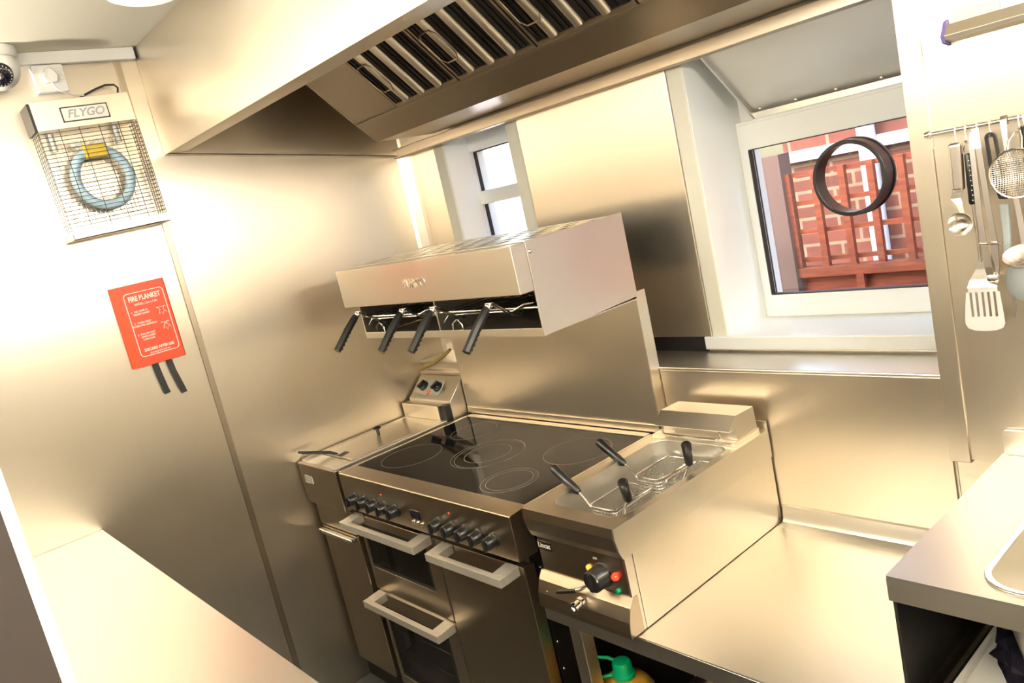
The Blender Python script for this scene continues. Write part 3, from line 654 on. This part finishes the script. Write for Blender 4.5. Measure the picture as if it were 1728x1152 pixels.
def basket(cx, cy, side, label):
    """wire basket, rim 84 x 150 mm, modelled around its rim centre; side -1 leans its handle left, +1 right"""
    b = local('boiler_basket', label, 'basket', (cx, cy, .898), (0, 0, 0), 'baskets in the boiler well')
    rim = rrect(-.043, .043, -.075, .075, .016, 4)
    obj('rim', G().tube([(x, y, 0) for x, y in rim], .0028, 8, closed=True), 'chrome', b)
    low = rrect(-.038, .038, -.070, .070, .014, 4); n = len(rim)
    inner = rrect(-.042, .042, -.074, .074, .015, 4)
    cage = G()
    # woven wire walls: uprights and hoops
    N = 44
    def along(P, t):
        L = [0]
        for i in range(len(P)): L.append(L[-1]+(Vector(P[(i+1) % len(P)])-Vector(P[i])).length)
        q = t*L[-1]
        for i in range(len(P)):
            if q <= L[i+1]: f = (q-L[i])/(L[i+1]-L[i]+1e-9); a, c = Vector(P[i]), Vector(P[(i+1) % len(P)]); return a.lerp(c, f)
        return Vector(P[0])
    for i in range(N):
        p, q = along(inner, i/N), along(low, i/N); cage.tube([(p.x, p.y, 0), (q.x, q.y, -.085)], .0009, 4, cap=False)
    for j in range(1, 11):
        t = j/10; cage.tube([((1-t)*a[0]+t*c[0], (1-t)*a[1]+t*c[1], -.085*t) for a, c in zip(inner, low)], .0009, 4, closed=True)
    for i in range(1, 9): x = -.038+.076*i/9; cage.tube([(x, -.073, -.085), (x, .073, -.085)], .0009, 4, cap=False)
    for i in range(1, 16): y = -.073+.146*i/16; cage.tube([(-.037, y, -.085), (.037, y, -.085)], .0009, 4, cap=False)
    obj('wire_mesh', cage, 'perforated', b)
    if side < 0:
        w = [(-.036, -.073, 0), (-.060, -.071, .022), (-.073, -.070, .032)]; gp = [(-.070, -.070, .030), (-.076, -.070, .034), (-.146, -.070, .084), (-.151, -.070, .088)]
    elif side == 1:
        w = [(-.010, -.075, 0), (-.002, -.075, .025), (.009, -.071, .045)]; gp = [(.008, -.070, .043), (.010, -.071, .048), (.028, -.094, .102), (.029, -.095, .106)]
    else:
        w = [(.016, -.075, 0), (.026, -.066, .028), (.038, -.060, .056)]; gp = [(.037, -.059, .053), (.039, -.061, .058), (.060, -.084, .116), (.061, -.085, .120)]
    obj('handle_wire', G().tube(w, .0028, 8), 'chrome', b)
    obj('handle_grip', G().tube(gp, [.007, .0105, .0125, .009], 14), 'black_plastic', b)
    return b
basket(1.408, -.580, -1, 'front-left wire basket, with raised black grip nearest the hob')
basket(1.400, -.396, -1, 'back-left wire basket, its black grip leaning over the hob edge')
basket(1.507, -.595, 1, 'front-right wire basket, short upright grip beside the outer wall')
basket(1.503, -.400, 2, 'back-right wire basket, upright grip just in front of the element head')

# ================================================================== sink counter on the right
o = thing('sink_counter', 'stainless sink counter on the right with rounded bowl and open front', 'sink', (2.8, -.45, 0))
sx0, sx1 = 2.137, 3.45
bowl = rrect(2.270, 2.68, -.700, -.28, .055, 6)
outer = rrect(sx0, sx1, -.732, -.178, .003, 6)
obj('counter_top', G().ring('z', outer, bowl, .930, .936), 'steel_top', o)
obj('front_fascia', G().box(sx0, sx1, -.732, -.728, .890, .931), 'steel_gantry', o, bevel=.001)
obj('side_fascia', G().box(sx0, sx0+.004, -.728, -.178, .890, .931), 'steel_gantry', o)
obj('bowl_rim', G().ring('z', rrect(2.262, 2.688, -.708, -.272, .06, 6), rrect(2.272, 2.678, -.698, -.282, .053, 6), .936, .940, True), 'chrome', o, bevel=.0015)
g = G(); n = len(bowl); low = rrect(2.30, 2.65, -.67, -.31, .05, 6)
g.add([(x, y, .934) for x, y in bowl]+[(x, y, .76) for x, y in low], [(i, (i+1) % n, (i+1) % n+n, i+n) for i in range(n)]+[tuple(range(n, 2*n))], True)
obj('bowl', g, 'steel_top', o)
obj('upstand', G().prism('y', rrect(2.141, 3.45, .936, .990, .008, 3), -.186, -.178), 'steel_gantry', o, bevel=.001)
obj('side_panel', G().box(2.140, 2.146, -.724, -.180, 0, .890), 'black_paint', o)  # black on these panels stands in for the unlit inside of the counter
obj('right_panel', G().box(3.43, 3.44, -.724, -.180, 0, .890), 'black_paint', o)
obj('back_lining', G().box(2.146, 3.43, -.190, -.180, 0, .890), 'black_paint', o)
obj('shelf', G().box(2.20, 3.43, -.700, -.190, .690, .700).box(2.192, 2.20, -.700, -.19, .690, .712), 'white_plastic', o, bevel=.001, label='pale shelf inside the sink counter')
obj('shelf_runner', G().box(2.1465, 2.166, -.70, -.19, .675, .690), 'steel_dark', o)
obj('base_shelf', G().box(2.146, 3.43, -.70, -.19, .10, .12), 'steel_dark', o)
# crumpled bin bag lying on the shelf
def crumple(cx, cy, cz, rx, ry, rz, seed, n=26, m=16):
    rr = random.Random(seed); v = []; g = G()
    for j in range(m+1):
        for i in range(n):
            t = PI*j/m; a = 2*PI*i/n; k = 1+rr.uniform(-.14, .14)*math.sin(t)
            z = max(0, rz*(1+math.cos(t)*k)*.5*2*.5)
            v.append((cx+rx*math.sin(t)*math.cos(a)*k, cy+ry*math.sin(t)*math.sin(a)*k, cz+z))
    g.add(v, [(j*n+i, j*n+(i+1) % n, (j+1)*n+(i+1) % n, (j+1)*n+i) for j in range(m) for i in range(n)], False); return g
obj('bin_bag', crumple(2.36, -.54, .702, .13, .14, .10, 5), 'bag_plastic', label='crumpled black plastic bag on the shelf inside the sink counter', cat='bag')

# ================================================================== counter and fridge on the left
o = thing('prep_counter', 'pale stainless counter in the lower left corner against the steel wall', 'counter', (.8, -1.75, 0))
obj('counter_top', G().box(.003, 1.62, -2.10, -1.456, .905, .945), 'steel_top', o, bevel=.0015)
obj('cabinet_body', G().box(.02, 1.60, -2.08, -1.50, .08, .905), 'steel_dark', o)
obj('plinth', G().box(.05, 1.58, -2.05, -1.53, 0, .08), 'black_paint', o)
o = thing('tall_fridge', 'tall dark fridge side with bright white edge strip at the left border', 'fridge', (1.35, -2.3, 0))
obj('cabinet', G().box(1.63, 2.05, -2.75, -1.844, .04, 1.98), 'fridge_side', o)
obj('door_seal', G().box(1.63, 2.050, -1.844, -1.835, .04, 1.98), 'white_seal', o)
for x in (1.66, 1.98):
    for y in (-2.72, -1.88): obj('foot', G().cyl((x, y, 0), (x, y, .04), .018, 12), 'black_plastic', o)

# ================================================================== left wall fittings
o = thing('fire_blanket', 'red fire blanket case with two black pull tapes on the steel wall', 'fire blanket', (0, -1.14, 1.40))
bl, br, bb, bt_ = -1.226, -1.061, 1.400, 1.664
obj('case', G().prism('z', [(0, bl-.004), (.010, bl-.004), (.020, bl+.018), (.022, br-.004), (.018, br), (0, br)], bb, bt_), 'red_card', o, bevel=.0015)
fx = .0222
def fr_(y): return .0200+(.002)*(y-bl-.018)/(br-bl)
P1 = rrect(bl+.028, br-.012, bb+.030, bt_-.026, .012, 4); P2 = rrect(bl+.0305, br-.0145, bb+.0325, bt_-.0285, .010, 4)
obj('printed_border', G().ring('x', P1, P2, .0212, .0226), 'print_white', o)
def ft(name, s, size, dy, z, bold=.0002, sx=1): return text(name, s, size, (.0226, dy, z), (0, 1, 0), (0, 0, 1), 'print_white', o, .0003, bold, 0, sx)
ycx = (bl+br)/2+.008
ft('title_lettering', 'FIRE BLANKET', .0225, ycx, bt_-.047, .0009, .70)
ft('model_lettering', 'MODEL: 1.2m x 1.2m', .0095, ycx, bt_-.066, .0003, .85)
for i, (n_, a, b_, c) in enumerate((('1.', 'PULL TAPES TO', 'RELEASE BLANKET', ''), ('2.', 'COVER OBJECT', 'TO SMOTHER COMPLETELY', ''), ('3.', 'TURN OFF HEAT', 'LEAVE BLANKET', 'UNTIL COOL'))):
    z = bt_-.088-i*.037
    for k_, s in enumerate((a, b_, c)):
        if s: ft('instruction_lettering', s, .0078, ycx-.022, z-k_*.009, .0003, .80)
    ft('number_lettering', n_, .008, bl+.040, z, .0002)
ft('discard_lettering', 'DISCARD AFTER USE', .0125, ycx, bb+.050, .0005, .82)
ft('standard_lettering', 'CE Standard  BS EN 1869:1997', .0060, ycx, bb+.038, .0002, .85)
for zc, s in ((bt_-.100, 1), (bt_-.150, -1)):
    y0 = br-.035; g = G()
    g.tube([(.0226, y0-.012*s, zc+.012), (.0226, y0-.004, zc+.002), (.0226, y0-.010, zc-.012), (.0226, y0-.002, zc-.008), (.0226, y0+.002, zc-.016), (.0226, y0+.006, zc-.006), (.0226, y0+.014, zc-.010), (.0226, y0+.006, zc+.002), (.0226, y0+.012*s, zc+.012)], .0009, 5)
    g.tube([(.0226, y0-.014, zc+.010), (.0226, y0+.014, zc+.010)], .0009, 5); obj('pictogram', g, 'print_white', o)
for a, b in ((bl+.055, -.002), (bl+.100, .004)):
    g = G().strip([(.010, a+.010, bb+.002), (.012, a+.013, bb-.04), (.011, a+.020+b, bb-.085-(.012 if b > 0 else 0)), (.010, a+.024+b, bb-.106-(.014 if b > 0 else 0))], .0185, .002, (0, 1, .12)); obj('pull_tape', g, 'black_rubber', o, label='black pull tape')

# insect killer
o = thing('insect_killer', 'steel electric insect killer with wire guard and round blue lamp', 'insect killer', (0, -1.155, 1.83), (math.radians(1.5), 0, 0))
ROOT[o.name] = Matrix.Translation((0, -1.155, 1.83)) @ Matrix.Identity(4)
yl, yr = -1.300, -1.012
obj('back_plate', G().box(.001, .004, yl, yr, 1.83, 2.238), 'steel', o)
obj('head', G().box(.004, .100, yl+.006, yr-.004, 2.152, 2.236), 'steel_gantry', o, bevel=.001)
obj('side_cheek', G().box(.004, .100, yl-.002, yl+.005, 2.152, 2.232), 'black_paint', o)
obj('tray', G().box(.004, .106, yl, yr+.006, 1.830, 1.834).box(.102, .106, yl, yr+.006, 1.830, 1.856).box(.004, .106, yl, yl+.004, 1.83, 1.85).box(.004, .106, yr+.002, yr+.006, 1.83, 1.856), 'steel_gantry', o, bevel=.0006)
sg = obj('sign_plate', G().box(.100, .1025, -1.220, -1.086, 2.168, 2.212), 'black_plastic', o)
obj('sign_face', G().prism('x', rrect(-1.2165, -1.0895, 2.1715, 2.2085, .003, 3), .1025, .1032), 'white_plastic', sg)
text('sign_lettering', 'FLYGO', .033, (.1035, -1.153, 2.190), (0, 1, 0), (0, 0, 1), 'print_grey', sg, .0003, .0006, .3, 1.02)
wires = G(); sidew = G(); sidel = G()
for i in range(24):
    z = 1.868+i*.0120; wires.tube([(.098, yl+.004, z), (.098, yr-.002, z)], .0013, 4, cap=False); sidew.tube([(.098, yr-.002, z), (.008, yr-.002, z)], .0010, 4, cap=False); sidel.tube([(.098, yl+.004, z), (.008, yl+.004, z)], .0010, 4, cap=False)
for i in range(6):
    y = yl+.004+i*(yr-yl-.006)/5; wires.tube([(.0995, y, 1.856), (.0995, y, 2.152)], .0012, 4, cap=False)
for i in range(4):
    x = .02+i*.022; sidew.tube([(x, yr-.002, 1.856), (x, yr-.002, 2.152)], .0012, 4, cap=False); sidel.tube([(x, yl+.004, 1.856), (x, yl+.004, 2.152)], .0012, 4, cap=False)
obj('front_guard', wires, 'black_paint', o); obj('side_guard', sidew, 'black_paint', o); obj('side_guard', sidel, 'black_paint', o)
kg = G()
for i in range(17): y = yl+.045+i*.0118; kg.tube([(.030, y, 1.88), (.030, y, 2.125)], .0011, 4, cap=False)
for i in range(5): kg.tube([(.030, yl+.035, 1.885+i*.058), (.030, yr-.035, 1.885+i*.058)], .0014, 4, cap=False)
obj('killing_grid', kg, 'chrome', o)
tb = obj('lamp_tube', G().tube([(.060, -1.152+.078*math.cos(a), 2.000+.085*math.sin(a)) for a in [2*PI*i/40+.35+PI/2 for i in range(37)]], .0145, 14), 'blue_tube', o, label='round pale blue fluorescent tube')
obj('tube_holder', G().box(.046, .078, -1.185, -1.120, 2.060, 2.100), 'yellow_plastic', o, bevel=.003, label='yellow tube holder')
for a in (-.045, .02): obj('end_cap', G().box(.044, .076, -1.152+a-.012, -1.152+a+.012, 2.100, 2.115), 'white_plastic', o, bevel=.002)
for a in (yl+.05, yr-.05): obj('insulator', G().cyl((.030, a, 2.10), (.030, a, 2.152), .007, 12), 'white_plastic', o)
obj('mains_light', G().lathe([(.006, 0), (.005, .006), (.0001, .008)], (.020, yl+.020, 2.236), (0, 0, 1), 12), 'red_lens', o)
# its cable, socket and plug
o = thing('wall_socket', 'white single wall socket under the trunking', 'socket', (0, -1.21, 2.27))
obj('back_box', G().prism('x', rrect(-1.253, -1.167, 2.272, 2.352, .004, 3), .001, .030), 'white_plastic', o, bevel=.002)
for y in (-1.242, -1.178): obj('screw', G().lathe([(.003, 0), (.0025, .001), (.0001, .0012)], (.030, y, 2.312), (1, 0, 0), 10), 'satin', o)
o = thing('plug', 'white three-pin plug in the wall socket', 'plug', (.03, -1.21, 2.29))
obj('plug_body', G().prism('x', [(-1.228, 2.296), (-1.196, 2.296), (-1.190, 2.315), (-1.200, 2.334), (-1.212, 2.340), (-1.224, 2.334), (-1.234, 2.315)], .0305, .052), 'white_plastic', o, bevel=.004, seg=3)
obj('flex', G().tube([(.042, -1.212, 2.297), (.046, -1.209, 2.282), (.050, -1.198, 2.268), (.045, -1.180, 2.262), (.03, -1.160, 2.2565), (.025, -1.13, 2.256)], .0025, 8), 'white_plastic', o)
obj('black_cable', G().tube([(.020, -1.150, 2.246), (.022, -1.125, 2.258), (.024, -1.09, 2.272), (.024, -1.06, 2.281), (.024, -1.035, 2.280), (.024, -1.026, 2.270), (.022, -1.030, 2.252), (.020, -1.035, 2.243)], .0032, 8), 'black_rubber', label='looped black mains cable on top of the insect killer', cat='cable')
o = thing('cable_trunking', 'white cable trunking along the ceiling over the socket', 'trunking', (0, -1.3, 2.35))
obj('trunking_box', G().box(.001, .028, -2.9, -.945, 2.355, CZ-.001), 'white_plastic', o, bevel=.002)
obj('end_gap', G().box(.004, .026, -.945, -.9405, 2.360, CZ-.004), 'black_paint', o)
# dome camera
o = thing('security_camera', 'white dome security camera with dark lens at the left border', 'camera', (.075, -1.39, CZ))
cc = Vector((.075, -1.350, 2.335))
obj('base_ring', G().lathe([(.062, 0), (.062, -.018), (.058, -.024), (.056, -.028)], (cc.x, cc.y, CZ-.001), (0, 0, 1), 32), 'white_plastic', o)
obj('housing', G().lathe([(.058*math.sin(a), -.058*math.cos(a)) for a in [PI*i/16 for i in range(17)]], cc, (0, 0, 1), 32), 'white_plastic', o)
ld = Vector((.72, -.10, -.42)).normalized()
obj('lens_window', G().lathe([(.0001, .0615), (.018, .060), (.030, .054), (.034, .0485), (.034, .045)], cc, ld, 32), 'lens_black', o)
g = G(); u = ld.orthogonal().normalized(); w = ld.cross(u)
for i in range(20):
    a = 2*PI*i/20; p = cc+ld*.0565+(.0275)*(math.cos(a)*u+math.sin(a)*w); g.lathe([(.0022, 0), (.0015, .002), (.0001, .0025)], p, ld, 8)
obj('led_ring', g, 'foil', o)
obj('lens', G().lathe([(.008, .060), (.008, .0635), (.0001, .0645)], cc, ld, 16), 'chrome', o)

# ceiling lamps: the first shows at the top border, the rest are unseen globes added to light the room
o = local('ceiling_lamp', 'round cream bulkhead lamp on the ceiling beside the extractor hood', 'lamp', (*LAMPS[0], CZ))
obj('lamp_base', G().lathe([(.112, -.001), (.112, -.018), (.108, -.024)], (0, 0, 0), (0, 0, 1), 40), 'white_plastic', o)
obj('diffuser', G().lathe([(.108, -.024), (.106, -.036), (.095, -.050), (.072, -.060), (.035, -.066), (.0001, -.068)], (0, 0, 0), (0, 0, 1), 40), 'lamp_off', o)
LL = ['added unseen fill globe over the middle of the kitchen', 'added unseen fill globe over the sink side',
      'added unseen fill globe at the far left of the kitchen', 'added unseen fill globe near the right rear wall']
for i, (x, y) in enumerate(LAMPS[1:]):
    o = local('fill_globe', LL[i], 'lamp', (x, y, CZ), (0, 0, 0), 'added fill globes')
    obj('ceiling_rose', G().lathe([(.05, -.001), (.05, -.015), (.03, -.028)], (0, 0, 0), n=28), 'white_plastic', o)
    obj('stem', G().cyl((0, 0, -.028), (0, 0, -.18), .008, 12), 'white_plastic', o)
    obj('globe', G().lathe([(.090*math.sin(a), -.27+.090*math.cos(a)) for a in [PI*k/20 for k in range(21)]], (0, 0, 0), n=32), 'fill_glow', o)
for i, (x, y) in enumerate(UP):  # unseen bowls added around the ceiling-bounce lights
    o = local('bounce_bowl', ('added unseen half-bowl uplighter on the left steel wall', 'added left half-bowl uplighter on the wall behind the camera', 'added right half-bowl uplighter on the wall behind the camera')[i], 'lamp', (x, y, 1.86), (0, 0, 0), 'added bounce uplighters')
    obj('bowl', G().lathe([(.0001, 0), (.03, .002), (.065, .03), (.085, .08), (.088, .115), (.084, .115), (.081, .08), (.06, .034), (.0001, .008)], (0, 0, 0), n=32), 'white_plastic', o)
    obj('bulb', G().lathe([(.0001, .0), (.03, .02), (.035, .05), (.02, .08), (.0001, .09)], (0, 0, .01), n=20), 'fill_glow', o)
o = thing('fill_tube', 'added unseen fill tube high on the right wall', 'lamp', (3.55, -.6, 2.0))
obj('tube_base', G().box(3.552, 3.599, -1.15, -.25, 1.99, 2.05), 'white_plastic', o)
obj('tube', G().cyl((3.535, -1.13, 2.02), (3.535, -.27, 2.02), .018, 16), 'lamp_tube', o)

# ================================================================== things on the bay wall
o = thing('ticket_rail', 'aluminium order ticket rail with blue end cap, top right', 'rail', (2.3, -.19, 1.79))
obj('rail_body', G().prism('x', [(-.177, 1.772), (-.205, 1.778), (-.208, 1.786), (-.190, 1.806), (-.177, 1.806)], 2.128, 2.75), 'satin', o, bevel=.001)
obj('end_cap', G().prism('x', [(-.177, 1.768), (-.207, 1.774), (-.211, 1.786), (-.190, 1.812), (-.177, 1.816)], 2.123, 2.128), 'purple_plastic', o)
obj('order_ticket', G().box(2.136, 2.216, -.1795, -.1775, 1.806, 1.830), 'beige_paper', label='blank beige ticket stuck above the ticket rail', cat='paper')
o = thing('utensil_rail', 'slim chrome hanging rail full of utensils, right of the window', 'rail', (2.3, -.2, 1.61))
obj('bar', G().tube([(2.083, -.212, 1.611), (2.70, -.212, 1.611)], .0042, 12), 'chrome', o)
obj('end_knob', G().lathe([(.0001, -.009), (.006, -.007), (.008, 0), (.006, .005), (.0042, .006)], (2.082, -.212, 1.611), (1, 0, 0), 16), 'chrome', o)
for x in (2.10, 2.68): obj('mount', G().cyl((x, -.177, 1.611), (x, -.212, 1.611), .004, 10), 'chrome', o)
UY = -.220
def hook(parent, x, z=1.611, drop=.028, y=-.212):
    pts = [(x, y+.0065, z-.004), (x, y+.005, z+.005), (x, y, z+.0062), (x, y-.006, z+.003), (x, y-.0075, z-.006), (x+.001, y-.006, z-drop+.006), (x+.001, y-.010, z-drop), (x+.001, y-.016, z-drop+.004)]
    obj('hook', G().tube(pts, .0014, 8), 'chrome', parent)
def U(name, label, x): return thing(name, label, 'utensil', (x, UY, 1.60))
# broad tubular handle with a small round scoop
o = U('portion_scoop', 'steel scoop with broad tubular handle, leftmost on the utensil rail', 2.13); hook(o, 2.132)
g = G().prism('y', [(2.119, 1.588), (2.1445, 1.588), (2.1400, 1.494), (2.117, 1.494)], -.232, -.216)
obj('handle', g, 'utensil_steel', o, bevel=.007, seg=4)
obj('neck', G().strip([(2.127, -.222, 1.500), (2.121, -.222, 1.481), (2.127, -.224, 1.470), (2.131, -.226, 1.452)], [.020, .018, .012, .008], .002, (1, 0, 0)), 'utensil_steel', o)
bowlp = [(.0001, -.016), (.010, -.014), (.018, -.008), (.0225, 0), (.0232, .0006), (.0225, .001), (.0175, -.006), (.010, -.012), (.0001, -.0135)]
obj('bowl', G().lathe(bowlp, (2.125, -.226, 1.4305), (0, -1, 0), 28), 'utensil_steel', o)
# black-handled whisk
o = U('black_handled_spatula', 'slotted steel turner hanging lowest, with a black ribbed handle', 2.152); hook(o, 2.150)
obj('handle', G().tube([(2.1505, UY, 1.564), (2.1505, UY, 1.560), (2.150, UY, 1.470), (2.150, UY, 1.466)], [.005, .0066, .0078, .006], 12), 'black_plastic', o)
g = G()
for i in range(9): g.lathe([(.0012, 0), (.0008, .0008), (.0001, .001)], (2.1525+.001*(i % 2), UY-.0066, 1.55-i*.0095), (0, -1, 0), 6)
obj('grip_dots', g, 'chrome', o)
obj('shank', G().tube([(2.150, UY, 1.466), (2.151, UY, 1.40), (2.151, UY, 1.352)], [.0045, .0032, .0035], 10), 'utensil_steel', o)
obj('top_ring', G().tube([(2.1505+.006*math.sin(a), UY, 1.572+.009*math.cos(a)) for a in [2*PI*i/14 for i in range(14)]], .0013, 6, closed=True), 'chrome', o)
# slotted blade
g = G(); zt_, zb_ = 1.304, 1.214
def edgex(t): return (2.126-.014*min(1, t*1.6), 2.178+.011*min(1, t*1.6))
v = []; f = []
slots = [2.132, 2.142, 2.152, 2.162, 2.172]
obj('blade_neck', G().strip([(2.151, UY, 1.356), (2.151, UY-.001, 1.338), (2.151, UY-.004, 1.318), (2.152, UY-.010, 1.303)], [.010, .020, .043, .054], .0018, (1, 0, 0)), 'utensil_steel', o)
g = G()
xs = [2.1205] ; w_sl = .0050
cells = []
prev = None
z_s0, z_s1 = 1.294, 1.244
def bl_box(xa, xb, za, zb2): g.box(xa, xb, UY-.011, UY-.0095, za, zb2)
bl_box(2.1265, 2.1785, z_s0, 1.3035)
top = [2.1225+.0105*i for i in range(6)]
edges = [2.1180, 2.1300, 2.1405, 2.1515, 2.1620, 2.1725, 2.1850]
for i in range(6):
    a, b = edges[i]+(.0025 if i else 0), edges[i+1]-(.0025 if i < 5 else 0)
    g.prism('y', [(a+(.004 if i == 0 else 0), z_s0), (b-(.003 if i == 5 else 0), z_s0), (b, z_s1), (a-(.003 if i == 0 else 0), z_s1)], UY-.011, UY-.0095)
g.prism('y', [(2.1150, z_s1), (2.1850, z_s1), (2.1855, 1.230), (2.181, 1.221), (2.170, 1.2165), (2.150, 1.215), (2.130, 1.2165), (2.119, 1.221), (2.1145, 1.230)], UY-.011, UY-.0095)
obj('slotted_blade', g, 'blade_steel', o)
# tongs
o = U('tongs', 'long steel tongs with ring catch, beside the black-handled turner', 2.172); hook(o, 2.170, 1.611, .02)
obj('arm', G().strip([(2.170, -.226, 1.607), (2.1735, -.230, 1.57), (2.180, -.233, 1.45), (2.184, -.234, 1.385), (2.180, -.233, 1.345), (2.178, -.234, 1.318)], [.012, .010, .010, .011, .016, .012], .003, (1, 0, .1)), 'utensil_steel', o)
obj('arm', G().strip([(2.166, -.226, 1.60), (2.163, -.232, 1.57), (2.165, -.238, 1.45), (2.168, -.240, 1.385), (2.171, -.240, 1.345), (2.173, -.238, 1.318)], [.010, .009, .010, .010, .014, .010], .003, (1, 0, -.1)), 'utensil_steel', o)
obj('catch', G().tube([(2.160, -.245, 1.391), (2.195, -.243, 1.388), (2.197, -.236, 1.388), (2.195, -.228, 1.388), (2.160, -.228, 1.391), (2.158, -.236, 1.391)], .0012, 6, closed=True), 'chrome', o)
for x, s in ((2.1765, -1), (2.1735, 1)): obj('scalloped_tip', G().lathe([(.0001, -.006), (.008, -.004), (.012, 0), (.0115, .001), (.0001, -.004)], (x, -.236, 1.322), (s*.5, 1, 0), 14), 'utensil_steel', o)
# grey and black handled utensil
o = U('grey_handled_knife', 'utensil with black loop end and grey rubber grip, behind the strainer', 2.20); hook(o, 2.192, 1.611, .026)
g = G().ring('y', [(2.193+.010*math.cos(a)+0, 1.585+.010*math.sin(a)) for a in [PI*i/12 for i in range(13)]]+[(2.190, 1.53), (2.198, 1.475), (2.215, 1.475), (2.212, 1.53)][:0]+[(2.186, 1.52), (2.196, 1.47), (2.2115, 1.468), (2.2075, 1.52)],
          [(2.193+.0045*math.cos(a), 1.583+.0045*math.sin(a)) for a in [PI*i/12 for i in range(13)]]+[(2.1915, 1.52), (2.199, 1.505), (2.2045, 1.503), (2.202, 1.52)], -.226, -.218)
obj('loop', g, 'black_plastic', o, bevel=.002)
obj('grip', G().prism('y', [(2.1945, 1.461), (2.2125, 1.460), (2.208, 1.385), (2.203, 1.36), (2.193, 1.362), (2.1945, 1.39)], -.228, -.216), 'grey_rubber', o, bevel=.004, seg=3)
obj('blade', G().prism('y', [(2.194, 1.362), (2.203, 1.360), (2.201, 1.25), (2.196, 1.235)], -.2108, -.2092), 'utensil_steel', o)
# ladle with flat hooked handle
o = U('soup_ladle', 'steel ladle with broad flat hooked handle, bowl below the strainer', 2.222)
obj('handle', G().strip([(2.214, -.207, 1.602), (2.2142, -.206, 1.612), (2.2148, -.212, 1.6185), (2.2155, -.219, 1.613), (2.2165, -.2215, 1.58), (2.2205, -.226, 1.52), (2.229, -.231, 1.44), (2.235, -.236, 1.383)], [.012, .012, .012, .0115, .0085, .008, .009, .012], .0022, (1, 0, .06)), 'utensil_steel', o)
obj('bowl', G().lathe([(.0001, -.022), (.016, -.019), (.028, -.010), (.034, 0), (.0346, .001), (.0335, .001), (.027, -.009), (.015, -.017), (.0001, -.020)], (2.238, -.262, 1.368), (0, -.45, .9), 32), 'utensil_steel', o)
# grey big spoon
o = U('serving_spoon', 'large dark grey nonstick serving spoon at the right border', 2.25); hook(o, 2.247, 1.611, .02, -.212)
obj('handle', G().tube([(2.2475, -.222, 1.596), (2.2475, -.2230, 1.50), (2.2430, -.2190, 1.37), (2.240, -.2200, 1.345)], [.005, .006, .005, .004], 10), 'black_plastic', o)
obj('bowl', G().lathe([(.0001, .010), (.020, .008), (.036, .003), (.046, -.004), (.0455, -.0055), (.035, .000), (.020, .005), (.0001, .007)], (2.2360, -.224, 1.313), (0, -1, .10), 36), 'grey_rubber', o)
# strainer
o = U('tea_strainer', 'round fine wire strainer hanging in front of the ladle handle', 2.24); hook(o, 2.2395, 1.611, .022)
sc = Vector((2.2415, -.262, 1.5165))
obj('rim', G().tube([(sc.x+.0435*math.cos(a), sc.y, sc.z+.0435*math.sin(a)) for a in [2*PI*i/48 for i in range(48)]], .0021, 8, closed=True), 'chrome', o)
obj('hanging_loop', G().tube([(sc.x-.011, sc.y, sc.z+.0425), (sc.x-.010, sc.y+.008, sc.z+.058), (sc.x-.004, sc.y+.022, sc.z+.070), (sc.x+.004, sc.y+.024, sc.z+.0715), (sc.x+.009, sc.y+.012, sc.z+.060), (sc.x+.011, sc.y, sc.z+.0425)], .0021, 8), 'chrome', o)
g = G(); n = 30
for i in range(-11, 12):
    h = i/11.5*.0425; L = math.sqrt(max(0, .0425**2-h*h))
    for axis in (0, 1):
        pts = []
        for k in range(9):
            t = -L+2*L*k/8; r2 = (t*t+h*h)/.0425**2; dz = .020*(1-r2)
            pts.append((sc.x+t, sc.y+dz, sc.z+h) if axis == 0 else (sc.x+h, sc.y+dz, sc.z+t))
        g.tube(pts, .0009, 4, cap=False)
obj('mesh_bowl', g, 'utensil_steel', o)

# ================================================================== under the bench
bxp = (1.362, -.655)
o = local('oil_bottle', 'large clear bottle of golden cooking oil with green cap', 'bottle', (*bxp, .1685))
g = G().lathe([(.078, 0), (.082, .008), (.082, .150), (.080, .160), (.082, .170), (.080, .180), (.079, .195), (.074, .220), (.055, .245), (.028, .256), (.0001, .257)], (0, 0, 0), n=36)
obj('oil', g, 'oil', o)
g = G()
for z in (.150, .165, .180, .195, .208): g.lathe([(.0815, z-.004), (.0835, z), (.0815, z+.004)], (0, 0, 0), n=36)
g.lathe([(.075, .222), (.056, .248), (.030, .258), (.030, .262)], (0, 0, 0), n=36)
obj('bottle_shell', g, 'window_glass', o)
obj('neck', G().lathe([(.030, .256), (.030, .266), (.027, .268)], (0, 0, 0), n=28), 'green_plastic', o)
obj('cap', G().lathe([(.0255, .268), (.0255, .292), (.022, .299), (.010, .3015), (.0001, .3015)], (0, 0, 0), n=28), 'green_plastic', o)
g = G()
P = [(-.020, -.018, .262), (-.045, -.046, .262), (-.060, -.050, .268), (-.074, -.040, .278), (-.078, -.030, .288), (-.070, -.014, .294), (-.050, .002, .290), (-.022, .012, .280)]
obj('carry_handle', G().tube(P, [.005, .005, .0048, .0045, .0045, .0045, .005, .005], 10), 'green_plastic', o)
o = thing('cardboard_box', 'brown cardboard carton on the shelf under the bench', 'box', (1.66, -.60, .1685))
obj('carton', G().box(1.555, 1.85, -.70, -.40, .1685, .425), 'cardboard', o, bevel=.002)
obj('flap', G().prism('x', [(-.40, .425), (-.55, .445), (-.55, .448), (-.40, .428)], 1.556, 1.849), 'cardboard', o)
